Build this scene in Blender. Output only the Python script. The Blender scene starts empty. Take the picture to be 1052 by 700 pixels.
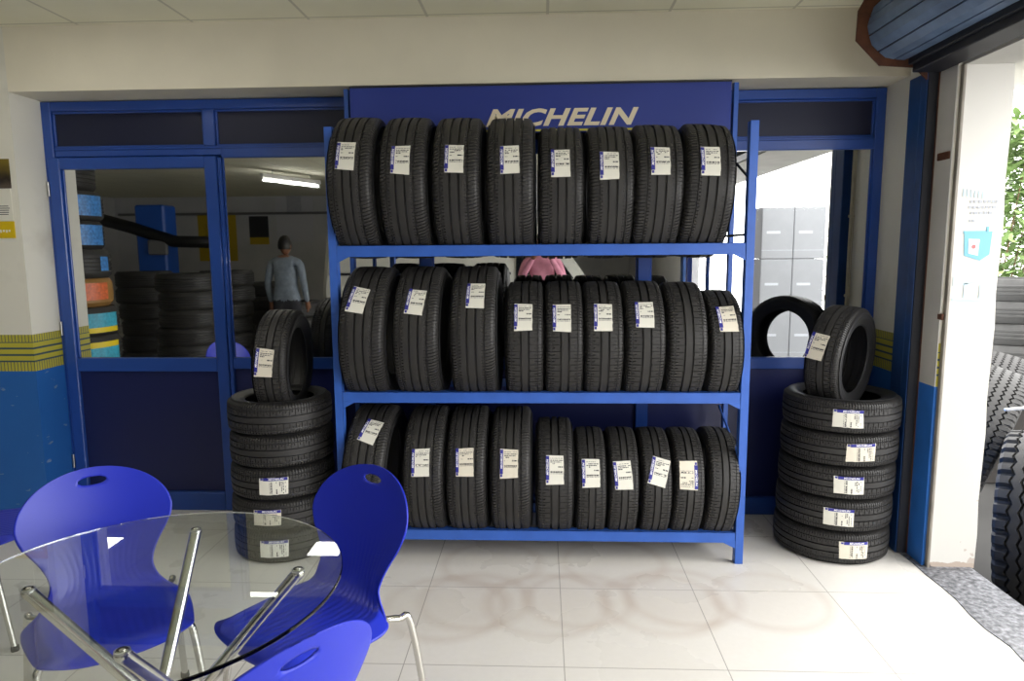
import bpy, math, random
from mathutils import Vector, Matrix
random.seed(7)
PI = math.pi
C = bpy.context.scene.collection
R_ = math.radians

# ------------------------------------------------------------------ camera (calibrated from the photograph)
F, PIT, YAW, ROL, CH = 706.5, .1304, -.0441, -.0074, 1.534
fw = Vector((math.sin(YAW)*math.cos(PIT), math.cos(YAW)*math.cos(PIT), -math.sin(PIT)))
rt = Vector((math.cos(YAW), -math.sin(YAW), 0)); up = rt.cross(fw)
rt2 = rt*math.cos(ROL)+up*math.sin(ROL); up2 = -rt*math.sin(ROL)+up*math.cos(ROL)
cam = bpy.data.cameras.new('camera'); co = bpy.data.objects.new('camera', cam); C.objects.link(co)
m = Matrix((rt2, up2, -fw)).transposed().to_4x4(); m.translation = Vector((0, 0, CH)); co.matrix_world = m
cam.sensor_width = 36; cam.lens = 36*F/1052; cam.clip_start = .05; cam.clip_end = 300
bpy.context.scene.camera = co

# ------------------------------------------------------------------ materials
MATS = {}
def srgb(r, g, b):
    f = lambda c: (c/255/12.92) if c/255 <= .04045 else ((c/255+.055)/1.055)**2.4
    return (f(r), f(g), f(b), 1)
def mat(name, col, rough=.5, metal=0, spec=.5, noise=0, nscale=8, bump=0, bscale=60, coat=0, trans=0, ior=1.45, emit=None, estr=0):
    if name in MATS: return MATS[name]
    M = bpy.data.materials.new(name); M.use_nodes = True; nt = M.node_tree; b = nt.nodes['Principled BSDF']
    b.inputs['Base Color'].default_value = col; b.inputs['Roughness'].default_value = rough
    b.inputs['Metallic'].default_value = metal; b.inputs['Specular IOR Level'].default_value = spec
    b.inputs['Coat Weight'].default_value = coat; b.inputs['Transmission Weight'].default_value = trans; b.inputs['IOR'].default_value = ior
    if emit: b.inputs['Emission Color'].default_value = emit; b.inputs['Emission Strength'].default_value = estr
    tc = None
    if noise or bump: tc = nt.nodes.new('ShaderNodeTexCoord')
    if noise:
        n = nt.nodes.new('ShaderNodeTexNoise'); n.inputs['Scale'].default_value = nscale; n.inputs['Detail'].default_value = 5
        nt.links.new(tc.outputs['Object'], n.inputs['Vector'])
        r = nt.nodes.new('ShaderNodeMapRange'); r.inputs['From Min'].default_value = .3; r.inputs['From Max'].default_value = .7
        r.inputs['To Min'].default_value = 1-noise; r.inputs['To Max'].default_value = 1+noise*.4
        nt.links.new(n.outputs['Fac'], r.inputs['Value'])
        x = nt.nodes.new('ShaderNodeVectorMath'); x.operation = 'SCALE'; x.inputs[0].default_value = col[:3]
        nt.links.new(r.outputs['Result'], x.inputs['Scale']); nt.links.new(x.outputs['Vector'], b.inputs['Base Color'])
    if bump:
        n2 = nt.nodes.new('ShaderNodeTexNoise'); n2.inputs['Scale'].default_value = bscale; n2.inputs['Detail'].default_value = 4
        nt.links.new(tc.outputs['Object'], n2.inputs['Vector'])
        bp = nt.nodes.new('ShaderNodeBump'); bp.inputs['Strength'].default_value = bump; bp.inputs['Distance'].default_value = .01
        nt.links.new(n2.outputs['Fac'], bp.inputs['Height']); nt.links.new(bp.outputs['Normal'], b.inputs['Normal'])
    MATS[name] = M; return M

class NT:
    """tiny node helper"""
    def __init__(s, M): s.t = M.node_tree
    def n(s, k, **kw):
        o = s.t.nodes.new(k)
        for a, v in kw.items(): setattr(o, a, v)
        return o
    def l(s, a, b): s.t.links.new(a, b)
    def val(s, x, i):
        if isinstance(x, (int, float)): i.default_value = x
        else: s.l(x, i)
    def m(s, op, a, b=0, c=None):
        o = s.n('ShaderNodeMath', operation=op); s.val(a, o.inputs[0]); s.val(b, o.inputs[1])
        if c is not None: s.val(c, o.inputs[2])
        return o.outputs[0]
    def mix(s, f, a, b):
        o = s.n('ShaderNodeMix', data_type='RGBA'); s.val(f, o.inputs[0])
        for v, i in ((a, o.inputs[6]), (b, o.inputs[7])):
            if isinstance(v, tuple): i.default_value = v
            else: s.l(v, i)
        return o.outputs[2]

def floor_material():
    M = mat('floor_tiles', srgb(215, 210, 200), rough=.22, spec=.4); h = NT(M); b = M.node_tree.nodes['Principled BSDF']
    g = h.n('ShaderNodeNewGeometry'); s = h.n('ShaderNodeSeparateXYZ'); h.l(g.outputs['Position'], s.inputs[0])
    X, Y = s.outputs[0], s.outputs[1]
    def line(v, off):
        fr = h.m('FRACT', h.m('ADD', h.m('DIVIDE', h.m('SUBTRACT', v, off), .6), 100.))
        d = h.m('MINIMUM', fr, h.m('SUBTRACT', 1., fr))
        return h.m('LESS_THAN', d, .0032)
    grout = h.m('MAXIMUM', line(X, -.5197), line(Y, 2.9753))
    n = h.n('ShaderNodeTexNoise'); n.inputs['Scale'].default_value = 1.6; n.inputs['Detail'].default_value = 6; h.l(g.outputs['Position'], n.inputs['Vector'])
    n2 = h.n('ShaderNodeTexNoise'); n2.inputs['Scale'].default_value = 40; n2.inputs['Detail'].default_value = 3; h.l(g.outputs['Position'], n2.inputs['Vector'])
    base = h.mix(n.outputs['Fac'], srgb(222, 218, 210), srgb(238, 235, 229))
    base = h.mix(h.m('MULTIPLY', n2.outputs['Fac'], .10), base, srgb(150, 140, 128))
    # rubber rings left on the tiles where tyres have stood
    acc = None
    for cx, cy, r in ((-.30, 2.86, .27), (-.42, 2.80, .30), (.16, 2.88, .26), (.02, 2.84, .30), (.62, 2.92, .28), (.52, 2.86, .29), (1.0, 2.9, .28), (-.25, 3.22, .27), (.35, 3.25, .28)):
        dx = h.m('SUBTRACT', X, cx); dy = h.m('SUBTRACT', Y, cy)
        d = h.m('SQRT', h.m('ADD', h.m('MULTIPLY', dx, dx), h.m('MULTIPLY', dy, dy)))
        k = h.m('MAXIMUM', h.m('SUBTRACT', 1., h.m('DIVIDE', h.m('ABSOLUTE', h.m('SUBTRACT', d, r*.86)), .05)), 0.)
        f = h.m('MULTIPLY', h.m('MINIMUM', h.m('MAXIMUM', h.m('MULTIPLY', h.m('SUBTRACT', r, d), 9.), 0.), 1.), .34)
        k = h.m('MAXIMUM', k, f)
        acc = k if acc is None else h.m('ADD', acc, k)
    mk = h.m('MINIMUM', h.m('MULTIPLY', h.m('MULTIPLY', acc, n.outputs['Fac']), .40), .42)
    base = h.mix(mk, base, srgb(168, 142, 122))
    base = h.mix(h.m('MULTIPLY', grout, .65), base, srgb(122, 114, 104))
    h.l(base, b.inputs['Base Color'])
    r = h.m('ADD', .16, h.m('MULTIPLY', n.outputs['Fac'], .25)); h.l(r, b.inputs['Roughness'])
    return M

def wall_material(name='painted_wall', cream=srgb(224, 222, 210), blue=srgb(38, 104, 184)):
    """cream wall over a blue dado with a painted yellow braid band between them"""
    M = mat(name, cream, rough=.55); h = NT(M); b = M.node_tree.nodes['Principled BSDF']
    g = h.n('ShaderNodeNewGeometry'); s = h.n('ShaderNodeSeparateXYZ'); h.l(g.outputs['Position'], s.inputs[0])
    X, Y, Z = s.outputs
    n = h.n('ShaderNodeTexNoise'); n.inputs['Scale'].default_value = 3; n.inputs['Detail'].default_value = 7; h.l(g.outputs['Position'], n.inputs['Vector'])
    st = h.n('ShaderNodeMapRange'); st.inputs[1].default_value = .56; st.inputs[2].default_value = .75; st.inputs[3].default_value = 0; st.inputs[4].default_value = .35
    h.l(n.outputs['Fac'], st.inputs[0])
    top = h.mix(st.outputs[0], cream, srgb(160, 150, 128))
    mp = h.n('ShaderNodeMapping'); mp.inputs['Scale'].default_value = (1.5, 1.5, 5)
    h.l(g.outputs['Position'], mp.inputs['Vector'])
    n3 = h.n('ShaderNodeTexNoise'); n3.inputs['Scale'].default_value = 6; n3.inputs['Detail'].default_value = 8; h.l(mp.outputs[0], n3.inputs['Vector'])
    ch = h.m('GREATER_THAN', n3.outputs['Fac'], .665)
    lo = h.mix(h.m('MULTIPLY', n.outputs['Fac'], .5), blue, srgb(28, 80, 146))
    lo = h.mix(h.m('MULTIPLY', ch, .5), lo, srgb(150, 165, 175))
    # band from z .885 to 1.09
    U = h.m('ADD', X, Y)
    t = h.m('DIVIDE', h.m('SUBTRACT', Z, .885), .205)           # 0..1
    zz = h.m('ABSOLUTE', h.m('SUBTRACT', h.m('FRACT', h.m('MULTIPLY', U, 52.)), .5))
    tooth = h.m('LESS_THAN', zz, .16)
    stripes = h.m('LESS_THAN', h.m('ABSOLUTE', h.m('SUBTRACT', h.m('FRACT', h.m('MULTIPLY', t, 5.6)), .5)), .15)
    mid = h.m('MULTIPLY', h.m('GREATER_THAN', t, .25), h.m('LESS_THAN', t, .8))
    edge = h.m('SUBTRACT', 1., mid)
    line = h.m('ADD', h.m('MULTIPLY', stripes, mid), h.m('MULTIPLY', h.m('MULTIPLY', tooth, edge), .75))
    band = h.mix(h.m('MINIMUM', line, 1.), srgb(188, 180, 62), srgb(40, 74, 96))
    fine = h.m('LESS_THAN', h.m('FRACT', h.m('MULTIPLY', h.m('ADD', U, h.m('MULTIPLY', Z, .6)), 120.)), .4)
    band = h.mix(h.m('MULTIPLY', fine, .25), band, srgb(120, 110, 40))
    col = h.mix(h.m('GREATER_THAN', t, 1.), band, top)
    col = h.mix(h.m('LESS_THAN', t, 0.), col, lo)
    h.l(col, b.inputs['Base Color'])
    bp = h.n('ShaderNodeBump'); bp.inputs['Strength'].default_value = .15; bp.inputs['Distance'].default_value = .02
    h.l(n.outputs['Fac'], bp.inputs['Height']); h.l(bp.outputs[0], b.inputs['Normal'])
    return M

def ceiling_material():
    M = mat('ceiling_tiles', srgb(214, 208, 184), rough=.8); h = NT(M); b = M.node_tree.nodes['Principled BSDF']
    g = h.n('ShaderNodeNewGeometry'); s = h.n('ShaderNodeSeparateXYZ'); h.l(g.outputs['Position'], s.inputs[0])
    X, Y, Z = s.outputs
    def line(v, off, w):
        fr = h.m('FRACT', h.m('ADD', h.m('DIVIDE', h.m('SUBTRACT', v, off), .61), 100.))
        return h.m('LESS_THAN', h.m('MINIMUM', fr, h.m('SUBTRACT', 1., fr)), w)
    ln = h.m('MAXIMUM', line(X, .03, .012), line(Y, 3.02, .012))
    n = h.n('ShaderNodeTexNoise'); n.inputs['Scale'].default_value = 2.5; h.l(g.outputs['Position'], n.inputs['Vector'])
    base = h.mix(n.outputs['Fac'], srgb(232, 230, 206), srgb(246, 244, 222))
    h.l(h.mix(h.m('MULTIPLY', ln, .35), base, srgb(120, 116, 104)), b.inputs['Base Color'])
    return M

def granite_material():
    M = mat('granite', srgb(150, 150, 155), rough=.45); h = NT(M); b = M.node_tree.nodes['Principled BSDF']
    g = h.n('ShaderNodeNewGeometry')
    v = h.n('ShaderNodeTexVoronoi'); v.inputs['Scale'].default_value = 85; h.l(g.outputs['Position'], v.inputs['Vector'])
    n = h.n('ShaderNodeTexNoise'); n.inputs['Scale'].default_value = 45; n.inputs['Detail'].default_value = 6; h.l(g.outputs['Position'], n.inputs['Vector'])
    cr = h.n('ShaderNodeValToRGB'); cr.color_ramp.elements[0].position = .35; cr.color_ramp.elements[0].color = srgb(52, 54, 60)
    cr.color_ramp.elements[1].position = .68; cr.color_ramp.elements[1].color = srgb(146, 147, 152)
    h.l(n.outputs['Fac'], cr.inputs[0])
    h.l(h.mix(h.m('MULTIPLY', h.m('GREATER_THAN', v.outputs['Distance'], .55), .4), cr.outputs[0], srgb(84, 86, 92)), b.inputs['Base Color'])
    return M

blue_frame = mat('blue_frame_enamel', srgb(38, 76, 158), rough=.32, noise=.10, nscale=4, coat=.2)
blue_rack = mat('blue_rack_enamel', srgb(52, 96, 184), rough=.38, noise=.12, nscale=9, bump=.05, bscale=30)
navy_panel = mat('navy_laminate', srgb(26, 34, 84), rough=.34, spec=.5)
navy_transom = mat('navy_transom', srgb(30, 34, 58), rough=.42, spec=.35)
mirror_glass = mat('mirror_film_glass', (.74, .75, .74, 1), rough=.015, metal=1)
rubber = mat('tyre_rubber', srgb(50, 49, 48), rough=.50, spec=.42, noise=.15, nscale=14)
rubber_side = mat('tyre_sidewall_rubber', srgb(48, 48, 49), rough=.42, spec=.42, bump=.04, bscale=90)
rubber_dust = mat('dusty_rubber', srgb(58, 58, 57), rough=.8, noise=.3, nscale=10)
paper = mat('label_paper', srgb(226, 224, 212), rough=.6)
paper_old = mat('label_paper_yellowed', srgb(220, 213, 196), rough=.6)
ink = mat('label_ink', srgb(50, 48, 56), rough=.6)
label_blue = mat('label_blue', srgb(44, 46, 140), rough=.45)
label_white = mat('label_lettering', srgb(240, 240, 240), rough=.5)
chair_blue = mat('chair_plastic', srgb(32, 48, 184), rough=.36, spec=.5, bump=.02, bscale=400)
chrome = mat('chrome', srgb(214, 212, 206), rough=.16, metal=1)
steel = mat('brushed_steel', srgb(190, 190, 188), rough=.3, metal=1)
black = mat('black_plastic', srgb(22, 22, 24), rough=.5)
sign_blue = mat('sign_blue', srgb(36, 56, 142), rough=.4, noise=.06, nscale=3)
sign_cream = mat('sign_lettering', srgb(226, 214, 186), rough=.5)
sign_yellow = mat('sign_yellow', srgb(214, 206, 70), rough=.5)
cream_paint = mat('cream_paint', srgb(230, 224, 204), rough=.6, noise=.08, nscale=2)
pipe_m = mat('pvc_conduit', srgb(205, 196, 172), rough=.45, noise=.12, nscale=20)
rust = mat('rusty_steel', srgb(96, 58, 38), rough=.75, noise=.4, nscale=16, bump=.2)
shutter_blue = mat('shutter_slat', srgb(104, 126, 158), rough=.45, noise=.35, nscale=8)
dark_steel = mat('dark_steel', srgb(34, 36, 44), rough=.5, noise=.3, nscale=6)
channel_blue = mat('channel_blue', srgb(24, 66, 124), rough=.5, noise=.25, nscale=8)
white_plaster = mat('white_plaster', srgb(204, 202, 196), rough=.7, noise=.1, nscale=4, bump=.1, bscale=30)
concrete = mat('yard_concrete', srgb(38, 37, 35), rough=.85, noise=.2, nscale=3)  # near-black base colour stands in for shade between the outdoor tyres
leaf_m = mat('leaf_green', srgb(118, 142, 88), rough=.5, noise=.3, nscale=3)
bark_m = mat('bark', srgb(110, 90, 66), rough=.8, noise=.3)
skin_m = mat('skin', srgb(120, 80, 58), rough=.5)
hair_m = mat('black_hair', srgb(18, 15, 14), rough=.5)

# ------------------------------------------------------------------ mesh helpers
class MB:
    def __init__(s): s.v = []; s.f = []; s.m = []
    def add(s, vs, fs, mi=0):
        o = len(s.v); s.v += [tuple(p) for p in vs]; s.f += [tuple(i+o for i in f) for f in fs]; s.m += [mi]*len(fs); return s
    def box(s, x0, x1, y0, y1, z0, z1, mi=0, bev=0):
        if bev <= 0:
            v = [(x, y, z) for z in (z0, z1) for y in (y0, y1) for x in (x0, x1)]
            return s.add(v, [(0, 2, 3, 1), (4, 5, 7, 6), (0, 1, 5, 4), (2, 6, 7, 3), (0, 4, 6, 2), (1, 3, 7, 5)], mi)
        b = min(bev, (x1-x0)/2.01, (y1-y0)/2.01, (z1-z0)/2.01); vs = []; ix = {}
        for sx in (0, 1):
            for sy in (0, 1):
                for sz in (0, 1):
                    X, Y, Z = (x0, x1)[sx], (y0, y1)[sy], (z0, z1)[sz]; dx, dy, dz = b*(1-2*sx), b*(1-2*sy), b*(1-2*sz)
                    for k, p in enumerate(((X, Y+dy, Z+dz), (X+dx, Y, Z+dz), (X+dx, Y+dy, Z))):
                        ix[sx, sy, sz, k] = len(vs); vs.append(p)
        fs = []
        I = lambda a, b_, c, k: ix[a, b_, c, k]
        for e in (0, 1):
            f = [I(e, 0, 0, 0), I(e, 1, 0, 0), I(e, 1, 1, 0), I(e, 0, 1, 0)]; fs.append(f if e else f[::-1])
            f = [I(0, e, 0, 1), I(0, e, 1, 1), I(1, e, 1, 1), I(1, e, 0, 1)]; fs.append(f if e else f[::-1])
            f = [I(0, 0, e, 2), I(1, 0, e, 2), I(1, 1, e, 2), I(0, 1, e, 2)]; fs.append(f if e else f[::-1])
        for a in (0, 1):
            for c in (0, 1):
                def q(f, flip): fs.append(f[::-1] if flip else f)
                q([I(a, c, 0, 0), I(a, c, 1, 0), I(a, c, 1, 1), I(a, c, 0, 1)], a == c)
                q([I(a, 0, c, 0), I(a, 0, c, 2), I(a, 1, c, 2), I(a, 1, c, 0)], a == c)
                q([I(0, a, c, 1), I(1, a, c, 1), I(1, a, c, 2), I(0, a, c, 2)], a == c)
                for d in (0, 1):
                    f = [I(a, c, d, 0), I(a, c, d, 1), I(a, c, d, 2)]; fs.append(f if (a+c+d) % 2 else f[::-1])
        return s.add(vs, fs, mi)
    def lathe(s, prof, n=32, axis='Z', c=(0, 0, 0), mi=0, close=False):
        """prof: list of (r, h)"""
        vs = []; fs = []; k = len(prof)
        for i in range(n):
            a = 2*PI*i/n; ca, sa = math.cos(a), math.sin(a)
            for r, h in prof:
                p = (r*ca, r*sa, h) if axis == 'Z' else ((h, r*ca, r*sa) if axis == 'X' else (r*sa, h, r*ca))
                vs.append((p[0]+c[0], p[1]+c[1], p[2]+c[2]))
        kk = k if close else k-1
        for i in range(n):
            j = (i+1) % n
            for q in range(kk):
                q2 = (q+1) % k
                fs.append((i*k+q, j*k+q, j*k+q2, i*k+q2))
        return s.add(vs, fs, mi)
    def tube(s, pts, r, n=12, mi=0, caps=True):
        pts = [Vector(p) for p in pts]; rs = r if isinstance(r, (list, tuple)) else [r]*len(pts)
        t0 = (pts[1]-pts[0]).normalized(); u = t0.orthogonal().normalized(); vs = []; fs = []
        for i, p in enumerate(pts):
            t = ((pts[min(i+1, len(pts)-1)]-pts[max(i-1, 0)])).normalized()
            u = (u-t*u.dot(t)).normalized(); w = t.cross(u)
            for k in range(n):
                a = 2*PI*k/n; vs.append(p+(u*math.cos(a)+w*math.sin(a))*rs[i])
        for i in range(len(pts)-1):
            for k in range(n):
                k2 = (k+1) % n; fs.append((i*n+k, i*n+k2, (i+1)*n+k2, (i+1)*n+k))
        if caps: fs.append(tuple(range(n))[::-1]); fs.append(tuple((len(pts)-1)*n+k for k in range(n)))
        return s.add(vs, fs, mi)
    def ball(s, c, r, n=12, mi=0, sc=(1, 1, 1)):
        vs = []; fs = []
        for i in range(n+1):
            a = PI*i/n
            for k in range(2*n):
                b = PI*k/n; vs.append((c[0]+sc[0]*r*math.sin(a)*math.cos(b), c[1]+sc[1]*r*math.sin(a)*math.sin(b), c[2]+sc[2]*r*math.cos(a)))
        for i in range(n):
            for k in range(2*n):
                k2 = (k+1) % (2*n); fs.append((i*2*n+k, (i+1)*2*n+k, (i+1)*2*n+k2, i*2*n+k2))
        return s.add(vs, fs, mi)
    def prism(s, poly, h0, h1, axis='Y', mi=0):
        """polygon in the plane across axis, extruded from h0 to h1"""
        f = {'Y': lambda p, h: (p[0], h, p[1]), 'Z': lambda p, h: (p[0], p[1], h), 'X': lambda p, h: (h, p[0], p[1])}[axis]
        n = len(poly); vs = [f(p, h0) for p in poly]+[f(p, h1) for p in poly]
        fs = [tuple(range(n)), tuple(range(2*n-1, n-1, -1))]+[(i, i+n, (i+1) % n+n, (i+1) % n) for i in range(n)]
        return s.add(vs, fs, mi)
    def mesh(s, name, mats, smooth=False, ang=None):
        me = bpy.data.meshes.new(name); me.from_pydata(s.v, [], s.f)
        for mm in (mats if isinstance(mats, (list, tuple)) else [mats]): me.materials.append(mm)
        if any(s.m): me.polygons.foreach_set('material_index', s.m)
        if smooth:
            me.polygons.foreach_set('use_smooth', [True]*len(s.f))
            if ang is not None: me.set_sharp_from_angle(angle=R_(ang))
        me.update(); return me
    def obj(s, name, mats, parent=None, smooth=False, ang=None, fix=True):
        me = s.mesh(name, mats, smooth, ang)
        if fix:
            import bmesh
            bm = bmesh.new(); bm.from_mesh(me); bmesh.ops.recalc_face_normals(bm, faces=bm.faces); bm.to_mesh(me); bm.free()
        return link(name, me, parent)
def link(name, me, parent=None):
    o = bpy.data.objects.new(name, me); C.objects.link(o)
    if parent: o.parent = parent
    return o
def empty(name, loc=(0, 0, 0), rot=(0, 0, 0)):
    o = bpy.data.objects.new(name, None); C.objects.link(o); o.location = loc; o.rotation_euler = rot; o.empty_display_size = .1; return o
def tag(o, label=None, cat=None, group=None, kind=None):
    if label: o['label'] = label
    if cat: o['category'] = cat
    if group: o['group'] = group
    if kind: o['kind'] = kind
    return o
def st(o, label=None):
    o['kind'] = 'structure'
    if label: o['label'] = label
    return o
def copy_tree(o, parent=None):
    c = o.copy(); C.objects.link(c)
    if parent is not None: c.parent = parent
    for ch in list(o.children): copy_tree(ch, c)
    return c
def text2d(txt, size, shear=0, bold=0, align='CENTER', spacing=1.0, res=3):
    cu = bpy.data.curves.new('lettering', 'FONT'); cu.body = txt; cu.size = size; cu.shear = shear; cu.offset = bold
    cu.align_x = align; cu.align_y = 'CENTER'; cu.space_character = spacing; cu.resolution_u = res
    o = bpy.data.objects.new('lettering', cu); C.objects.link(o)
    dg = bpy.context.evaluated_depsgraph_get(); me = o.evaluated_get(dg).to_mesh()
    vs = [tuple(v.co) for v in me.vertices]; fs = [tuple(p.vertices) for p in me.polygons]
    o.evaluated_get(dg).to_mesh_clear(); bpy.data.objects.remove(o); bpy.data.curves.remove(cu)
    return vs, fs
def smooth_path(P, k=8):
    out = []
    for i in range(len(P)-1):
        p0, p1, p2, p3 = P[max(i-1, 0)], P[i], P[i+1], P[min(i+2, len(P)-1)]
        for j in range(k):
            t = j/k
            out.append(tuple(.5*((2*b)+(c-a)*t+(2*a-5*b+4*c-d)*t*t+(-a+3*b-3*c+d)*t**3) for a, b, c, d in zip(p0, p1, p2, p3)))
    out.append(tuple(P[-1])); return out

# ================================================================== THE SETTING
WY = 3.66            # front plane of the pillars and beam
GY = 3.887           # front plane of the blue glazed frame
XL, XR = -2.82, 1.84
ZC = 2.715           # ceiling
wall_m = wall_material(); floor_m = floor_material(); ceil_m = ceiling_material(); granite_m = granite_material()
dim_wall = mat('grey_white_wall', srgb(206, 206, 208), rough=.6, noise=.12, nscale=2)

st(MB().box(-9.2, 1.835, -6.9, 4.1, -.12, 0).obj('floor', floor_m))
st(MB().box(-9.3, 2.02, -6.9, 4.2, ZC, ZC+.1).obj('ceiling', ceil_m))
st(MB().box(-9.3, XL, WY, 4.1, 0, ZC).obj('wall_left', wall_m), 'cream wall pier over a blue dado with a yellow braid band, left of the glazing')
st(MB().box(XL, XR, WY, 4.1, 2.385, ZC).obj('trim_1', cream_paint), 'cream beam above the blue glazed partition')
st(MB().box(XL, XR+.06, 3.975, 4.1, 0, 2.385).obj('wall_back', dim_wall))
# right wall stub between the glazing and the roller shutter, its end face is the bright pier outside
st(MB().box(XR, 2.07, 3.25, 4.1, -.12, ZC).obj('wall_right', wall_m), 'cream wall pier over blue dado beside the roller shutter')
st(MB().box(-9.3, -9.2, -6.9, WY, 0, ZC).obj('wall_far_left', dim_wall))
st(MB().box(-9.3, 2.07, -7.0, -6.9, 0, ZC).obj('wall_front', dim_wall))
st(MB().box(XR, 2.07, -6.9, -1.4, -.12, ZC).obj('wall_right_front', dim_wall))
st(MB().box(XR+.02, 2.07, -1.4, 3.25, 2.33, ZC).obj('trim_2', white_plaster), 'lintel over the shutter opening')
# white painted facing on the outside pier
fc = MB(); n = 14; pl = []
for i in range(n+1): pl.append((2.075+.004*math.sin(i*2.1), 2.33*i/n))
poly = [(1.862, 2.33), (1.862, .03), (1.875, .005), (1.93, 0)]+[(p[0], p[1]) for p in pl]
fc.prism(poly, 3.235, 3.2495, 'Y')
def dirty_plaster():
    M = mat('stained_white_plaster', srgb(206, 204, 198), rough=.7); h = NT(M); b = M.node_tree.nodes['Principled BSDF']
    g = h.n('ShaderNodeNewGeometry'); q = h.n('ShaderNodeSeparateXYZ'); h.l(g.outputs['Position'], q.inputs[0])
    n = h.n('ShaderNodeTexNoise'); n.inputs['Scale'].default_value = 14; n.inputs['Detail'].default_value = 7; h.l(g.outputs['Position'], n.inputs['Vector'])
    low = h.m('MAXIMUM', h.m('SUBTRACT', 1., h.m('DIVIDE', q.outputs[2], .55)), 0.)
    right = h.m('MULTIPLY', h.m('SUBTRACT', q.outputs[0], 1.86), 4.6)
    k = h.m('MULTIPLY', h.m('GREATER_THAN', h.m('ADD', n.outputs['Fac'], h.m('MULTIPLY', h.m('MULTIPLY', low, right), .36)), .79), .45)
    foot = h.m('LESS_THAN', h.m('ADD', q.outputs[2], h.m('MULTIPLY', n.outputs['Fac'], .05)), .05)
    h.l(h.mix(h.m('MAXIMUM', k, h.m('MULTIPLY', foot, .6)), srgb(206, 204, 198), srgb(150, 120, 96)), b.inputs['Base Color'])
    return M
st(fc.obj('trim_3', dirty_plaster()), 'white plastered end of the pier facing the door')
st(MB().box(2.0, 2.45, -1.5, 4.6, 2.34, 2.44).obj('trim_4', white_plaster), 'white concrete canopy outside over the door')
st(MB().box(XR-.0035, XR+.001, 3.2495, 3.392, .885, 2.33).obj('trim_7', white_plaster))
st(MB().box(XR-.0035, XR+.001, 3.2495, 3.392, 0, .885).obj('trim_8', mat('pier_blue', srgb(44, 112, 200), rough=.5, noise=.2, nscale=6)))
# granite sill with chipped mortar edge
g = MB(); random.seed(3)
edge = [(1.81+random.uniform(-.012, .012)-max(0, (3.0-y))*.03, y) for y in [3.40-.12*i for i in range(40)]]
g.prism([(2.06, 3.40)]+edge+[(2.06, edge[-1][1])], -.11, .004, 'Z')
st(g.obj('trim_5', granite_m), 'speckled granite door sill')
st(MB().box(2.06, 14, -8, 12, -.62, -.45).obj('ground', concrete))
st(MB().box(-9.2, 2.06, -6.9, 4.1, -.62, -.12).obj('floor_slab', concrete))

# ---- blue glazed partition
def frame_mb(): return MB()
fr = frame_mb(); y0, y1 = GY, 3.97
b = .004
fr.box(XL, XL+.055, y0, y1, 0, 2.38, bev=b); fr.box(XR-.052, XR, y0, y1, 0, 2.38, bev=b)
fr.box(XL+.055, XR-.052, y0, y1, 2.328, 2.38, bev=b)
fr.box(XL+.055, XR-.052, y0+.006, y1, 2.115, 2.127, bev=.002)
fr.box(-1.80, XR-.052, y0, y1, 2.062, 2.116, bev=b)
fr.box(XL+.055, -1.80, y0+.01, y1, 2.078, 2.116, bev=b)
for xa, xb in ((-1.893, -1.827), (-.686, -.62), (.534, .604)):
    fr.box(xa, xb, y0-.004, y1, 2.127, 2.328, bev=b)
for xa, xb in ((-1.822, -1.80), (-.686, -.62), (.534, .604)):
    fr.box(xa, xb, y0-.004, y1, 0, 2.062, bev=b)
for xa, xb in ((-1.80, -.686), (-.62, .534), (.604, XR-.052)):
    fr.box(xa, xb, y0, y1, .858, .925, bev=b); fr.box(xa, xb, y0, y1, 0, .105, bev=b)
# glazing beads
for xa, xb in ((-1.80, -.686), (-.62, .534), (.604, XR-.052)):
    for s in (0, 1):
        fr.box(xa if not s else xb-.010, (xa+.010) if not s else xb, y0+.010, y1, .925, 2.062, bev=.003)
for xa, xb in ((XL+.055, -1.893), (-1.827, -.686), (-.62, .534), (.604, XR-.052)):
    fr.box(xa, xb, y0+.014, y1, 2.127, 2.139, bev=.003); fr.box(xa, xb, y0+.014, y1, 2.316, 2.328, bev=.003)
    fr.box(xa, xa+.012, y0+.014, y1, 2.139, 2.316, bev=.003); fr.box(xb-.012, xb, y0+.014, y1, 2.139, 2.316, bev=.003)
pf = st(fr.obj('window_1', blue_frame), 'blue framed glazed partition with mirror glass')
for k, (xa, xb) in enumerate(((-1.80, -.686), (-.62, .534), (.604, XR-.052))):
    MB().box(xa, xb, 3.904, 3.912, .925, 2.062).obj('glass_pane', mirror_glass, pf)
    MB().box(xa, xb, 3.91, 3.93, .105, .858).obj('lower_panel', navy_panel, pf)
for xa, xb in ((XL+.055, -1.893), (-1.827, -.686), (-.62, .534), (.604, XR-.052)):
    MB().box(xa, xb, 3.912, 3.93, 2.127, 2.328).obj('transom_panel', navy_transom, pf)
# the hinged door at the left
d = MB(); dy = GY-.012
d.box(XL+.022, XL+.088, dy, y1, 0, 2.072, bev=b); d.box(-1.892, -1.824, dy, y1, 0, 2.072, bev=b)
d.box(XL+.088, -1.892, dy, y1, 2.008, 2.072, bev=b); d.box(XL+.088, -1.892, dy, y1, .845, .924, bev=b); d.box(XL+.088, -1.892, dy, y1, 0, .112, bev=b)
for s in (0, 1):
    d.box((XL+.088, -1.904)[s], (XL+.1, -1.892)[s], dy+.018, y1, .924, 2.008, bev=.003)
door = st(d.obj('door_1', blue_frame), 'blue framed door with mirror glass above a navy panel')
MB().box(XL+.088, -1.892, 3.900, 3.908, .924, 2.008).obj('glass_pane', mirror_glass, door)
MB().box(XL+.088, -1.892, 3.90, 3.92, .112, .845).obj('lower_panel', navy_panel, door)
for z in (1.9, 1.1, .3): MB().tube([(XL+.012, GY-.008, z-.04), (XL+.012, GY-.008, z+.04)], .007).obj('hinge', steel, door, smooth=True, ang=40)

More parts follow.
